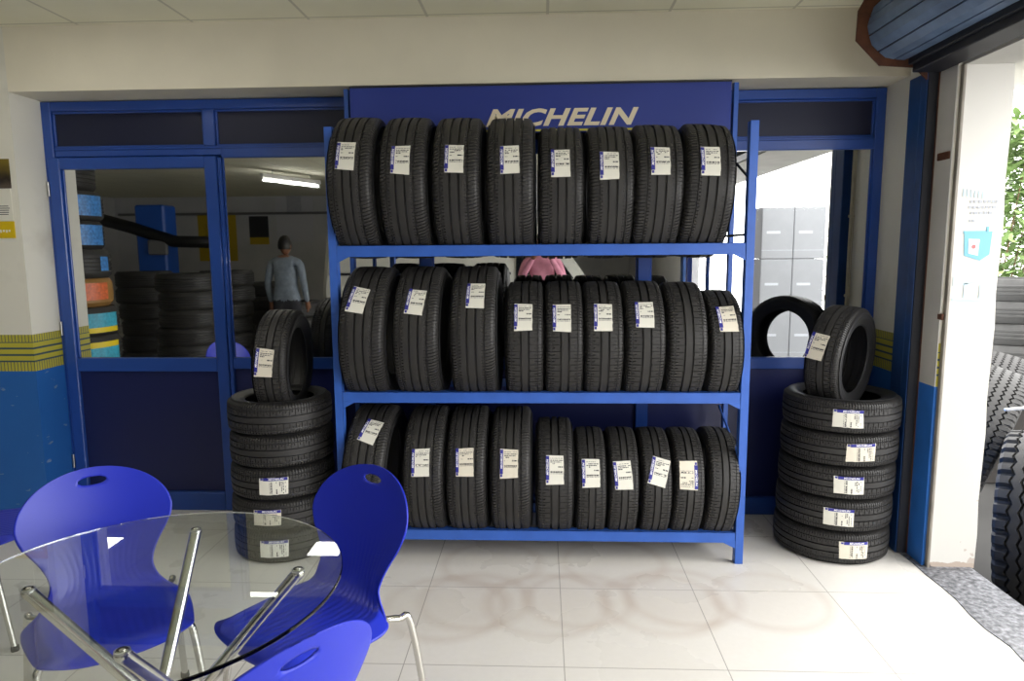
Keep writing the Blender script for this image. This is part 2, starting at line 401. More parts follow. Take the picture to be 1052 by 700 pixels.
# ---- conduits
c1 = MB().tube([(1.828, 3.60, 2.33), (1.828, 3.60, 2.0), (1.826, 3.598, 1.5), (1.828, 3.60, .865)], .0095)
c1.tube([(1.828, 3.625, 2.33), (1.828, 3.63, 1.6), (1.828, 3.622, .87)], .003, n=6)
for z in (2.2, 1.72, 1.25): c1.box(1.815, 1.84, 3.582, 3.618, z-.008, z+.008, bev=.003)
tag(c1.obj('wall_conduit', pipe_m, smooth=True, ang=40), 'thin cream conduit running down the wall beside the roller shutter', 'pipe')
c2 = MB().tube([(-3.0, WY-.012, 2.70), (-2.985, WY-.012, 2.45), (-2.98, WY-.012, 2.40), (-2.97, WY-.012, 2.1)], .009)
c2.box(-3.0, -2.965, WY-.026, WY-.0, 2.42, 2.445, bev=.003)
c2.box(-3.005, -2.978, WY-.03, WY, 2.66, 2.70, bev=.003)
tag(c2.obj('wall_conduit', pipe_m, smooth=True, ang=40), 'cream conduit clipped to the left wall just under the ceiling', 'pipe')

# ---- sign board on the tall rear posts of the rack
sg = empty('shop_sign', (-.017, 3.635, 2.14)); tag(sg, 'long blue tyre brand sign board with slanted cream lettering above the rack', 'sign')
MB().box(-.968, .968, -.012, .014, -.01, .228, bev=.003).obj('board', sign_blue, sg)
tv, tf = text2d('MICHELIN', .122, shear=.32, bold=.0042, spacing=1.06)
xs = [p[0] for p in tv]; ys = [p[1] for p in tv]; w = max(xs)-min(xs); hh = max(ys)-min(ys)
sx, sy = .775/w, .088/hh
lt = MB().add([((p[0]-min(xs))*sx-.268, -.0135, (p[1]-min(ys))*sy+.021) for p in tv], tf)
lt.obj('lettering', sign_cream, sg, fix=False)
MB().box(-.27, .49, -.0135, -.0115, -.004, .006).obj('underline', sign_yellow, sg)
MB().box(-.968, .968, -.016, .014, .223, .2305).obj('edge_strip', dark_steel, sg)

# ---- the rack
rk = empty('tyre_rack', (-.015, 3.46, 0)); tag(rk, 'long blue steel tyre rack with three shelves full of tyres', 'rack')
FY0, FY1, RY0, RY1 = 3.244-3.46, 3.284-3.46, 3.655-3.46, 3.695-3.46
def angle_post(x0, x1, yf, z1, name='post', leg=None):
    p = MB(); p.box(x0, x1, yf, yf+.004, 0, z1, bev=.001)
    return p
for sx in (-1, 1):
    xo = sx*.995; xi = sx*.955
    a, b_ = min(xo, xi), max(xo, xi)
    p = MB().box(a, b_, FY0, FY0+.004, 0, 2.108, bev=.0015); w0 = xo-.004 if sx > 0 else xo
    # angle iron: second flange runs back
    p.box(min(xi, xi+sx*.004), max(xi, xi+sx*.004), FY0, FY0+.042, 0, 2.108, bev=.0015)
    p.obj('front_post', blue_rack, rk)
    p = MB().box(sx*1.010 if sx < 0 else .985, -.985 if sx < 0 else 1.010, RY0, RY0+.004, 0, 2.368, bev=.0015)
    xf = sx*.985; p.box(min(xf, xf+sx*.004), max(xf, xf+sx*.004), RY0, RY0+.035, 0, 2.368, bev=.0015)
    p.obj('rear_post', blue_rack, rk)
    for zt in (.162, .857, 1.562):
        MB().box(min(xi, xi-sx*.004), max(xi, xi-sx*.004), FY0+.004, RY0, zt-.046, zt-.006, bev=.001).obj('side_rail', blue_rack, rk)
        MB().box(min(xi, xi-sx*.006), max(xi, xi-sx*.006), FY0+.03, RY0, zt+.03, zt+.042, bev=.001).obj('side_tie', dark_steel, rk)
    for za, zb in ((1.86, 2.02), (.55, .70)):
        MB().tube([(sx*.958, FY0+.02, za), (sx*.962, RY0+.003, zb)], .006, n=6).obj('brace', dark_steel if za > 1 else blue_rack, rk)
for zt in (.162, .857, 1.562):
    p = MB().box(-.955, .955, FY0+.001, FY0+.005, zt-.054, zt, bev=.001); p.box(-.955, .955, FY0+.001, FY0+.045, zt-.004, zt, bev=.001)
    rail = p.obj('front_rail', blue_rack, rk)
    for sx in (-1, 1):
        MB().prism([(sx*.955, zt-.045), (sx*.90, zt-.054), (sx*.955, zt-.082)], FY0-.0005, FY0+.004, 'Y').obj('gusset', blue_rack, rail)
    p = MB().box(-.985, .985, RY0-.004, RY0, zt-.054, zt, bev=.001); p.box(-.985, .985, RY0-.044, RY0, zt-.004, zt, bev=.001)
    p.obj('rear_rail', blue_rack, rk)

# ================================================================== TYRES
def tread_mesh(R, W, Ri, grooves, sip=84, gd=.013, style=0):
    hw = W/2; e = .0008
    def rad(x):
        t = abs(x)/hw
        r = R-.004*(t/.8)**2
        if t > .78:
            q = (t-.78)/.22; r -= .030*q**2.4
        return r
    xs = []
    for gx, gw in grooves: xs += [(gx-gw/2, 0), (gx-gw/2+e, 1), (gx+gw/2-e, 1), (gx+gw/2, 0)]
    for x in [i/22*hw for i in range(-22, 23)]:
        if all(abs(x-gx) > gw/2+.002 for gx, gw in grooves): xs.append((x, 0))
    xs.sort(); lim = max(abs(g_[0])+g_[1]/2 for g_ in grooves)
    wide = hw*.93; prof = []
    inner = sorted([g_[0] for g_ in grooves])
    N = sip; vs = []; k = len(xs)
    for i in range(N):
        for ph, slot in ((0., 0), (.04, 1), (.30, 1), (.34, 0)):
            for x, gr in xs:
                t = abs(x)/hw
                sh = (x > inner[-1]+.004 or x < inner[0]-.004)
                r = rad(x)
                if gr: r -= gd
                elif slot:
                    if sh and t < .985: r -= .0075
                    elif not sh and (abs(x-inner[0]) < .013 or abs(x-inner[-1]) < .013 or (style and i % 2 and abs(x) > .02)): r -= .005
                sk = (x*.8 if x > 0 else x*.4) if (sh and not style) else 0
                a = 2*PI*(i+ph)/N+sk*(1 if style == 0 else -1.3)
                vs.append((x, -r*math.cos(a), r*math.sin(a)))
    fs = []; T = N*4
    for i in range(T):
        j = (i+1) % T
        for q in range(k-1): fs.append((i*k+q, i*k+q+1, j*k+q+1, j*k+q))
    me = bpy.data.meshes.new('tread'); me.from_pydata(vs, [], fs); me.materials.append(rubber)
    me.polygons.foreach_set('use_smooth', [True]*len(fs)); me.set_sharp_from_angle(angle=R_(28)); me.update()
    return me
def side_mesh(R, W, Ri, s):
    hw = W/2; H = R-Ri
    P = [(R-.036, .985), (R-.040, 1.0), (R-.25*H, 1.03), (R-.32*H, 1.04), (R-.33*H, 1.052), (R-.36*H, 1.052), (R-.37*H, 1.04), (R-.5*H, 1.035), (R-.62*H, 1.01), (R-.75*H, .955),
         (Ri+.13*H, .90), (Ri+.12*H, .915), (Ri+.09*H, .91), (Ri+.07*H, .875), (Ri, .86), (Ri-.002, .82), (Ri+.004, .76), (Ri+.03, .78), (R-.5*H, .93), (R-.2*H, .90), (R-.06*H, .72), (R-.035*H-.008, .4), (R-.035*H-.008, 0)]
    mb = MB().lathe([(r, s*x*hw) for r, x in P], 96, 'X')
    me = mb.mesh('sidewall', rubber_side, True, 50)
    import bmesh
    bm = bmesh.new(); bm.from_mesh(me); bmesh.ops.recalc_face_normals(bm, faces=bm.faces); bm.to_mesh(me); bm.free()
    return me
TY = {}
def tyre_type(key, R, W, Ri, gr, sip, style):
    TY[key] = (R, W, Ri, tread_mesh(R, W, Ri, gr, sip, style=style), side_mesh(R, W, Ri, -1), side_mesh(R, W, Ri, 1))
tyre_type('suv', .338, .215, .216, [(-.068, .007), (-.026, .010), (.015, .010), (.055, .009)], 126, 0)
tyre_type('wide', .316, .208, .203, [(-.058, .009), (-.018, .011), (.022, .011), (.062, .008)], 123, 0)
tyre_type('mid', .298, .182, .190, [(-.062, .004), (-.018, .010), (.020, .010), (.062, .005)], 116, 1)
tyre_type('slim', .273, .152, .178, [(-.050, .003), (-.016, .009), (.017, .009), (.050, .003)], 110, 1)
tyre_type('stackr', .290, .176, .190, [(-.052, .005), (-.017, .008), (.018, .008), (.053, .005)], 136, 1)
tyre_type('stackl', .268, .168, .178, [(-.050, .005), (-.017, .008), (.018, .008), (.052, .005)], 110, 1)

MT = text2d('MICHELIN', .0135, shear=.2, bold=.0004, spacing=1.05, res=1)
def label_mesh(R, x0, phi, rot=0, w=.085, h=.135, old=False, seed=0, crumple=.004, strip=True, flip=False):
    """white paper label with a blue strip, laid around the tread"""
    rnd = random.Random(seed); mb = MB(); cr, sr = math.cos(rot), math.sin(rot); S = -1 if flip else 1
    def P(u, v, k):
        u *= S; v *= S
        uu = u*cr-v*sr; vv = u*sr+v*cr; r = R+.0012+k
        a = phi+vv/R
        return (x0+uu, -r*math.cos(a), r*math.sin(a))
    n = 10; cn = [rnd.uniform(0, crumple) for _ in range(2)]
    def quad(u0, u1, v0, v1, k, mi, seg=1, jag=False):
        vs = []; fs = []
        for i in range(seg+1):
            v = v0+(v1-v0)*i/seg
            ja = rnd.uniform(-.0015, .0015) if jag else 0
            jb = rnd.uniform(-.0012, .0012) if jag else 0
            va = v+(rnd.uniform(-1, 1)*crumple if jag and i in (0, seg) else 0); vb = v+(rnd.uniform(-1, 1)*crumple if jag and i in (0, seg) else 0)
            vs += [P(u0+ja, va, k), P(u1+jb, vb, k)]
        for i in range(seg): fs.append((2*i, 2*i+1, 2*i+3, 2*i+2))
        mb.add(vs, fs, mi)
    quad(-w/2, w/2, -h/2, h/2, 0, 0, n, True)
    if strip:
        quad(-w/2, -w/2+.016, -h/2+.02, h/2-.001, .0006, 1, 8)
        vs, fs = MT
        mb.add([P(-w/2+.008-p[1], p[0]*1.18+.012, .0011) for p in vs], fs, 3)
        quad(-w/2+.002, -w/2+.012, -h/2+.006, -h/2+.018, .0006, 1)
    # printed lines (illegible in the photograph)
    def row(v, hgt, dens, u0=-w/2+.022, u1=w/2-.004):
        u = u0
        while u < u1:
            l = rnd.uniform(.003, .012)
            if rnd.random() < dens: quad(u, min(u+l, u1), v, v+hgt, .0007, 2)
            u += l+rnd.uniform(.001, .004)
    row(h*.40, .0022, .8); row(h*.32, .004, .9); row(h*.26, .004, .9, u1=w*.35); row(h*.20, .005, .9, u1=-.0)
    row(h*.08, .006, 1, u0=w*.18); row(h*.09, .003, .5, u0=-w/2+.022, u1=-w*.1)
    row(-h*.06, .002, 1); row(-h*.10, .005, .95); row(-h*.14, .002, 1)
    me = mb.mesh('paper_label', [paper_old if old else paper, label_blue, ink, label_white])
    return me
CAMV = Vector((0, 0, CH))
def make_tyre(key, loc, rot, label, group, R=None, W=None, lab=None, name='tyre'):
    r0, w0, ri, tr, s1, s2 = TY[key]
    t = empty(name, loc, rot); tag(t, label, 'tyre', group)
    sr = (R or r0)/r0; sw = (W or w0)/w0; t.scale = (sw, sr, sr)
    link('tread', tr, t); link('sidewall', s1, t); link('sidewall', s2, t)
    if lab:
        l = link('paper_label', label_mesh(r0, lab[0]/sw, R_(lab[1]), R_(lab[2] if len(lab) > 2 else 0), w=.085/sw, h=.135/sr, old=(lab[3] if len(lab) > 3 else False), seed=hash(label) % 999 if False else len(label)*7+int(abs(loc[0])*1000), flip=(lab[4] if len(lab) > 4 else False)), t)
        l['label'] = 'white printed paper label with a blue strip'
    return t
ORD = ['first', 'second', 'third', 'fourth', 'fifth', 'sixth', 'seventh', 'eighth', 'ninth', 'tenth']
def shelf(rows, zr, where, group, yc=3.46, hg=.20):
    for i, (key, x, W, R, lean, lab, look) in enumerate(rows):
        z = zr+math.sqrt(R*R-hg*hg)
        n_ = len(rows); pos = 'leftmost' if i == 0 else ('rightmost' if i == n_-1 else ORD[i]+' from the left')
        make_tyre(key, (x, yc, z), (0, R_(lean), 0), f'black {look}, {pos} on the {where}', group, R, W, lab)
# rows: type, x, width, radius, lean to the right (deg), label (x offset, height angle, tilt, yellowed)
shelf([
 ('suv', -.872, .205, .342, 0, (-.012, 21, -2), 'wide tyre beside the left post'),
 ('suv', -.630, .213, .340, 0, (-.004, 18, -1), 'wide tyre'),
 ('suv', -.388, .215, .338, 0, (-.004, 19, 0), 'wide tyre'),
 ('suv', -.143, .212, .336, 0, (0, 18, 1), 'wide tyre'),
 ('wide', .088, .203, .316, 0, (-.004, 22, 1), 'lower tyre'),
 ('wide', .314, .205, .316, 0, (-.012, 19, 0), 'tyre with low label'),
 ('wide', .528, .215, .318, 1.5, (-.002, 22, 1), 'tyre with high label'),
 ('wide', .752, .218, .318, 3.5, (-.010, 21, 2), 'tyre leaning right'),
], 1.562, 'top shelf', 'tyres on the top shelf of the rack')
shelf([
 ('suv', -.846, .215, .334, 2, (-.022, 34, -9), 'wide tyre with tilted label'),
 ('suv', -.590, .215, .334, 1, (-.002, 32, -6), 'wide tyre with tilted label'),
 ('suv', -.322, .213, .334, 0, (.012, 38, -1), 'wide tyre with high label'),
 ('mid', -.082, .178, .300, 0, (-.006, 29, 0), 'narrow tyre'),
 ('mid', .104, .180, .300, 0, (-.012, 28, 0), 'narrow tyre'),
 ('mid', .290, .182, .299, 0, (-.006, 29, -1), 'narrow tyre'),
 ('mid', .482, .186, .300, 0, (-.006, 31, 0), 'narrow tyre'),
 ('mid', .676, .184, .297, 0, None, 'narrow tyre without label'),
 ('slim', .858, .158, .280, 0, (.004, 35, 4, True), 'small tyre with yellowed label'),
], .857, 'middle shelf', 'tyres on the middle shelf of the rack')
shelf([
 ('suv', -.868, .205, .326, 4, (.012, 49, -13), 'tyre with tilted label behind the blue chair'),
 ('suv', -.574, .195, .322, 0, (-.008, 21, 1), 'tyre with worn label'),
 ('suv', -.366, .190, .322, 0, (-.004, 22, 2, True), 'tyre with crumpled yellowish label'),
 ('suv', -.152, .192, .321, 0, (-.006, 21, 0, True), 'tyre with stained label'),
 ('mid', .060, .178, .296, 0, (0, 22, 0), 'medium tyre with straight label'),
 ('slim', .238, .148, .275, 0, (-.004, 25, 0), 'small tyre with straight label'),
 ('slim', .394, .146, .275, 1, (-.008, 23, 5), 'small tyre with slightly turned label'),
 ('slim', .552, .146, .275, 1, (.006, 27, -14), 'small tyre with clockwise turned label'),
 ('slim', .706, .148, .275, 2, (-.010, 24, 0, True, True), 'small tyre with upside-down label'),
 ('slim', .868, .150, .276, 4, None, 'small tyre without label leaning right'),
], .162, 'bottom shelf', 'tyres on the bottom shelf of the rack')

# ---- floor stacks of lying tyres with one standing on top
def stack(key, x, y, W, R, n, labs, side, group, dx):
    nm = ['bottom', 'second from the bottom', 'middle', 'fourth from the bottom', 'topmost lying']
    for i in range(n):
        lb = labs[i]
        lk = ('with ' + lb[4] if lb else 'without a label')
        make_tyre(key, (x+dx[i], y+dx[-1-i]*.4, W*(i+.5)*1.03+.001), (0, PI/2, 0), f'lying tyre {lk}, {nm[i]} in the {side} floor stack', group, R, W, lb[:4] if lb else None)
# for lying tyres the label angle turns it around the stack (deg, + is right)
stack('stackr', 1.505, 3.50, .158, .275, 5, [
 (.0, 1, 0, True, 'a folded label'), (.0, -16, 0, False, 'label left of centre'), (.0, -10, 0, False, 'a centred label'), (.0, -1, 2, True, 'label right of centre'), (.0, -16, 0, False, 'a bright label')],
 'right', 'tyres lying in the stack right of the rack', [-.006, -.002, .004, .008, .012])
stack('stackl', -1.345, 3.41, .158, .256, 5, [
 (.0, 7, 0, False, 'a label'), (.0, 2, 0, True, 'a label'), (.0, 10, 0, False, 'a label'), None, None],
 'left', 'tyres lying in the stack left of the rack', [.0, -.004, .0, .004, .0])
make_tyre('stackr', (1.515, 3.52, .985), (R_(0), R_(4), R_(-43)), 'single black tyre standing upright on the right floor stack', 'tyres standing on the floor stacks', .262, .165, (-.03, 17, -6, True))
make_tyre('stackl', (-1.325, 3.44, .978), (R_(0), R_(2), R_(4)), 'single black tyre standing upright on the left floor stack', 'tyres standing on the floor stacks', .266, .165, (-.018, 7, -4, True))

# ================================================================== CHAIRS
def chair_shell():
    path = smooth_path([(.215, .418), (.205, .440), (.16, .450), (.06, .446), (-.06, .440), (-.145, .450), (-.188, .490), (-.210, .55), (-.236, .65), (-.268, .76), (-.290, .835)], 10)
    keys = [(0, .13), (.03, .180), (.10, .198), (.24, .217), (.36, .226), (.43, .221), (.485, .188), (.53, .155), (.58, .143), (.65, .162), (.74, .204), (.82, .221), (.92, .213), (.97, .19), (1, .10)]
    L = [0]
    for i in range(1, len(path)): L.append(L[-1]+math.dist(path[i], path[i-1]))
    T = L[-1]; nv = 110; nu = 72
    def at(s):
        q = s*T
        for i in range(1, len(L)):
            if L[i] >= q-1e-9:
                t = (q-L[i-1])/(L[i]-L[i-1]); a, b2 = path[i-1], path[i]
                return (a[0]+(b2[0]-a[0])*t, a[1]+(b2[1]-a[1])*t), (b2[0]-a[0], b2[1]-a[1])
        return path[-1], (path[-1][0]-path[-2][0], path[-1][1]-path[-2][1])
    kp = smooth_path(keys, 8)
    def hw(s):
        if s > .80: # round top
            q = (s-.80)/.20; return .2205*max(0, 1-q**2.15)**.5
        if s < .10:
            q = (.10-s)/.10; return .198*(1-.42*q**2.6)
        for i in range(1, len(kp)):
            if kp[i][0] >= s:
                a, b2 = kp[i-1], kp[i]; t = (s-a[0])/(b2[0]-a[0]+1e-9); return a[1]+(b2[1]-a[1])*t
        return .1
    vs = []; uv = []
    for j in range(nv+1):
        s = j/nv
        if s > .8: s = .8+.2*math.sin((s-.8)/.2*PI/2)       # finer rows near the round top
        (y, z), (dy, dz) = at(s); l = math.hypot(dy, dz); ny, nz = -dz/l, dy/l       # normal: towards sitter is (-?)
        h_ = hw(s)
        back = min(1, max(0, (s-.46)/.1)); seat = 1-back
        for i in range(nu+1):
            u = -1+2*i/nu; x = u*h_
            yy = y+back*(.85*x*x)+seat*0; zz = z+seat*(-.010*(1-(u*u))+ -.16*max(0, abs(u)-.80)*min(1, s/.12))
            yy += back*.022*abs(u)**3*max(0, 1-max(0, s-.55)/.3)
            xr = u*.20; gx = abs(math.fmod(abs(xr)+.011, .022)-.011)
            fade = min(1, max(0, (s-.05)/.05))*min(1, max(0, (.76-s)/.12))
            if abs(xr) < .135 and gx < .003 and fade > 0:
                dd = .0020*fade; yy -= dd*back*.5; zz -= dd*seat
            vs.append((x, yy, zz)); uv.append((x, s))
    # handle hole
    cz = at(.945)[0][1]; fs = []; hx, hz = .042, .013
    inside = lambda p, k=1: (p[0]/hx)**2+((p[2]-cz)/hz)**2 < k
    used = set(); rem = set()
    for j in range(nv):
        for i in range(nu):
            f = (j*(nu+1)+i, j*(nu+1)+i+1, (j+1)*(nu+1)+i+1, (j+1)*(nu+1)+i)
            c = [sum(vs[q][k] for q in f)/4 for k in range(3)]
            if c[2] > .7 and inside(c): rem |= set(f); continue
            fs.append(f); used |= set(f)
    for q in rem & used:
        p = vs[q]; k = math.sqrt((p[0]/hx)**2+((p[2]-cz)/hz)**2)
        if k > 1e-6: vs[q] = (p[0]/k, p[1], cz+(p[2]-cz)/k)
    me = bpy.data.meshes.new('seat_shell'); me.from_pydata(vs, [], fs); me.materials.append(chair_blue)
    me.polygons.foreach_set('use_smooth', [True]*len(fs)); me.update()
    import bmesh
    bm = bmesh.new(); bm.from_mesh(me); bmesh.ops.remove_doubles(bm, verts=bm.verts, dist=.00005)
    loose = [v for v in bm.verts if not v.link_faces]; bmesh.ops.delete(bm, geom=loose, context='VERTS')
    bmesh.ops.recalc_face_normals(bm, faces=bm.faces); bm.to_mesh(me); bm.free()
    return me
def make_chair(name='plastic_chair'):
    t = empty(name)
    sh = link('seat_shell', chair_shell(), t); so = sh.modifiers.new('thickness', 'SOLIDIFY'); so.thickness = .006; so.offset = 0
    for sy, yt, yb in ((1, .12, .185), (-1, -.10, -.275)):
        for sx in (-1, 1):
            P = smooth_path([(0.0, yt, .414), (sx*.09, yt, .414), (sx*.155, yt, .414), (sx*.190, yt+(yb-yt)*.1, .400), (sx*.203, yt+(yb-yt)*.25, .34), (sx*.232, yb, .012)], 6)
            if sy < 0: P = smooth_path([(0.0, yt, .414), (sx*.09, yt, .414), (sx*.150, yt-.02, .414), (sx*.196, yt-.085, .410), (sx*.210, yt-.125, .375), (sx*.2325, yb, .012)], 6)
            leg = MB().tube(P, .011, 12).obj('leg', chrome, t, smooth=True, ang=60)
            MB().lathe([(0, 0), (.014, 0), (.015, .004), (.014, .02), (.0, .022)], 14, 'Z', (sx*.2325, yb+.001*sy, 0)).obj('rubber_foot', black, leg, smooth=True, ang=50)
    MB().tube([(0, -.10, .412), (0, .12, .412)], .009, 10).obj('seat_brace', chrome, t, smooth=True, ang=60)
    return t
chair = make_chair()
def put_chair(src, loc, rz, label):
    c = src if src.get('label') is None else copy_tree(src)
    c.location = loc; c.rotation_euler = (0, 0, rz); tag(c, label, 'chair', 'blue plastic chairs around the glass table'); return c
put_chair(chair, (-1.305, 1.905, 0), R_(219), 'blue plastic chair facing the camera behind the left of the glass table')
put_chair(chair, (-.71, 1.93, 0), R_(146), 'blue plastic chair right of the glass table with its seat turned to the table')
put_chair(chair, (-.67, 1.32, 0), R_(54), 'blue plastic chair seen from behind at the bottom edge, only its back top showing')
put_chair(chair, (-2.30, 2.56, 0), R_(-70), 'blue plastic chair cut off by the left picture edge')

# ================================================================== GLASS TABLE
glass = mat('table_glass', (.93, .985, .965, 1), rough=0, trans=1, ior=1.5, spec=.5)
edge_glass = mat('glass_edge', (.25, .55, .48, 1), rough=.08, trans=.9, ior=1.5)
tb = empty('glass_table', (-.948, 1.515, 0)); tag(tb, 'round clear glass table on crossed chrome tube legs', 'table')
Rg = .458
MB().lathe([(0, .740), (Rg-.002, .740), (Rg, .742), (Rg, .748), (Rg-.002, .750), (0, .750)], 128, 'Z').obj('table_top', [glass], tb, smooth=True, ang=30)
cx0, cy0 = .03, .038
for a, dlt in ((105, 160), (11, 160), (191, 176), (284, 134)):
    t0 = Vector((cx0+.31*math.cos(R_(a)), cy0+.31*math.sin(R_(a)), .728)); b0 = Vector((cx0+.31*math.cos(R_(a+dlt)), cy0+.31*math.sin(R_(a+dlt)), .012))
    leg = MB().tube([b0, t0], .0155, 20).ball(t0, .0165, 10).obj('leg', chrome, tb, smooth=True, ang=60)
    MB().lathe([(0, 0), (.016, 0), (.016, .004), (0, .006)], 20, 'Z', (t0.x, t0.y, .7335)).obj('glass_pad', steel, leg, smooth=True, ang=40)
    MB().lathe([(0, 0), (.02, 0), (.02, .012), (0, .014)], 20, 'Z', (b0.x, b0.y, 0)).obj('rubber_foot', black, leg, smooth=True, ang=40)

# ================================================================== LEFT WALL POSTER
ps = empty('wall_poster', (-2.93, WY-.004, 1.62)); tag(ps, 'dark and yellow poster with a white notice, cut by the left edge', 'poster')
def grad_mat():
    M = mat('poster_print', srgb(60, 50, 30), rough=.35); h = NT(M); b = M.node_tree.nodes['Principled BSDF']
    tc = h.n('ShaderNodeTexCoord'); s = h.n('ShaderNodeSeparateXYZ'); h.l(tc.outputs['Generated'], s.inputs[0])
    n = h.n('ShaderNodeTexNoise'); n.inputs['Scale'].default_value = 3; h.l(tc.outputs['Generated'], n.inputs['Vector'])
    cr = h.n('ShaderNodeValToRGB'); e = cr.color_ramp.elements; e[0].position = .1; e[0].color = srgb(90, 80, 70); e[1].position = .95; e[1].color = srgb(120, 104, 30)
    x = cr.color_ramp.elements.new(.3); x.color = srgb(40, 32, 26)
    h.l(h.m('ADD', s.outputs[2], h.m('MULTIPLY', h.m('SUBTRACT', n.outputs['Fac'], .5), .4)), cr.inputs[0]); h.l(cr.outputs[0], b.inputs['Base Color'])
    return M
MB().box(-.12, .078, 0, .003, .265, .42).obj('printed_picture', grad_mat(), ps)
ns = MB().box(-.012, .072, -.001, .003, .095, .262).obj('notice_sheet', paper, ps); ns['label'] = 'white printed notice sheet'
MB().box(-.12, -.02, -.001, .003, .095, .262).obj('notice_sheet', paper, ps)
lines = MB(); random.seed(5)
for i in range(5): lines.box(0, random.uniform(.03, .06), -.0015, -.0011, .125+i*.011, .129+i*.011)
lines.obj('print_lines', ink, ps)
ys_ = MB().box(-.12, .075, -.0012, .003, .0, .09).obj('yellow_strip', mat('poster_yellow', srgb(214, 184, 20), rough=.4), ps)
l2 = MB()
for i in range(6): l2.box(-.04+i*.016, -.03+i*.016, -.0018, -.0013, .03+.004*(i % 2), .045)
l2.obj('strip_marks', paper, ys_)

# ================================================================== ROLLER SHUTTER
sh = empty('roller_shutter', (1.64, 3.4, 2.5)); tag(sh, 'blue slatted roller shutter wound up on its rusty roll above the opening', 'roller shutter')
ep = [(1.50, 2.70), (1.455, 2.615), (1.452, 2.485), (1.565, 2.372), (1.725, 2.360), (1.785, 2.305), (1.84, 2.305), (1.84, 2.70)]
MB().prism([(x-1.64, z-2.5) for x, z in ep], -.004, .006, 'Y').obj('end_plate', rust, sh)
MB().prism([(x-1.64, z-2.5) for x, z in ep], -4.75, -4.74, 'Y').obj('end_plate', rust, sh)
# wound curtain: polygonal roll with slats
roll = MB(); nn = 11; rr = .150; cxr, czr = .012, .045
for i in range(nn):
    a0 = 2*PI*(i+.04)/nn; a1 = 2*PI*(i+.96)/nn; am = (a0+a1)/2
    p = [(cxr+rr*math.cos(a0), czr+rr*math.sin(a0)), (cxr+(rr+.004)*math.cos(am), czr+(rr+.004)*math.sin(am)), (cxr+rr*math.cos(a1), czr+rr*math.sin(a1)), (cxr+(rr-.01)*math.cos(a1), czr+(rr-.01)*math.sin(a1)), (cxr+(rr-.01)*math.cos(a0), czr+(rr-.01)*math.sin(a0))]
    roll.prism(p, -4.73, -.006, 'Y')
roll.obj('wound_curtain', shutter_blue, sh)
MB().lathe([(0, -4.73), (.138, -4.73), (.138, -.01), (0, -.01)], 30, 'Y', (cxr, 0, czr)).obj('barrel', dark_steel, sh, smooth=True, ang=40)
hd = MB(); hd.box(.07, .20, -4.73, -.01, -.165, -.10, bev=.004); hd.box(.155, .20, -4.73, -.01, -.10, .02, bev=.004); hd.box(.05, .10, -4.73, -.01, -.13, -.095, bev=.003)
hd.obj('bottom_bar', dark_steel, sh)
def channel(y, nm):
    c = MB(); x0 = 1.785-1.64; x1 = 1.838-1.64; z0, z1 = -2.498, -.16
    c.box(x0, x1, y+.05, y+.16, z0, z1, bev=.004); c.box(x0, x0+.004, y, y+.05, z0, z1, bev=.001)
    o = c.obj('guide_channel', channel_blue, sh)
    MB().box(x0+.006, x1-.004, y-.004, y+.05, z0, z1).obj('channel_slot', dark_steel, o)
    MB().box(x1-.004, x1, y-.012, y+.05, z0, z1).obj('rust_edge', rust, o)
channel(-.005, 'far'); channel(-4.6, 'near')
# little rust lugs welded to the pier outside
lg = MB(); lg.box(1.832, 1.862, 3.26, 3.36, 1.93, 1.965, bev=.004); lg.box(1.836, 1.85, 3.235, 3.27, 1.2, 1.23, bev=.003)
tag(lg.obj('wall_bracket', rust), 'small rusty bracket fixed to the pier beside the shutter channel', 'bracket')
# steel edge angle of the pier
st(MB().box(1.850, 1.863, 3.226, 3.25, .0, 2.33, bev=.002).obj('trim_6', mat('worn_grey_steel', srgb(140, 134, 124), rough=.6, noise=.3)))

# battery advertisement painted on the white pier
ad = empty('painted_advert', (1.975, 3.234, 1.30)); tag(ad, 'pale battery advertisement with turquoise battery on the white pier', 'advert')
turq = mat('advert_turquoise', srgb(116, 176, 196), rough=.6); pale = mat('advert_pale', srgb(186, 206, 214), rough=.6); greyink = mat('advert_grey', srgb(168, 172, 178), rough=.6)  # turquoise lightened to stand in for daylight overexposing the pier
b2 = MB(); b2.prism([(-.066, .30), (-.060, .195), (.012, .172), (.030, .300)], -.001, 0, 'Y'); b2.prism([(.012, .172), (.052, .20), (.058, .305), (.030, .300)], -.001, 0, 'Y')
b2.box(-.07, .034, -.0015, 0, .294, .306); b2.box(.03, .042, -.0015, 0, .300, .325)
bo = b2.obj('battery_picture', turq, ad)
MB().prism([(-.045, .27), (-.042, .205), (.0, .195), (.004, .268)], -.002, -.0012, 'Y').obj('battery_label', label_white, bo)
MB().lathe([(0, 0), (.010, 0), (.010, .0006), (0, .0006)], 12, 'Y', (-.021, -.0028, .235)).obj('round_mark', mat('advert_red', srgb(200, 110, 110), rough=.6), bo)
pr_ = MB(); random.seed(11)
for i, (z, u0, u1) in enumerate(((.43, -.05, .075), (.405, -.055, .07), (.38, -.045, .055), (.345, -.05, -.02))):
    u = u0
    while u < u1:
        l_ = random.uniform(.008, .018); pr_.box(u, min(u+l_, u1), -.001, 0, z, z+.012); u += l_+.005
pr_.obj('print_lines', greyink, ad)
tp = MB()
for i in range(6): tp.box(-.085+i*.017, -.073+i*.017, -.001, 0, .46-.002*i, .495-.003*i)
tp.obj('top_print', pale, ad)
p3 = MB(); p3.prism([(-.10, .10), (-.10, .055), (.075, .085), (.08, .11), (-.02, .085)], -.001, 0, 'Y'); p3.box(-.05, -.03, -.001, 0, .0, .07); p3.box(.02, .035, -.001, 0, .0, .06); p3.box(-.10, .04, -.001, 0, -.012, .0)
p3.obj('lower_print', pale, ad)

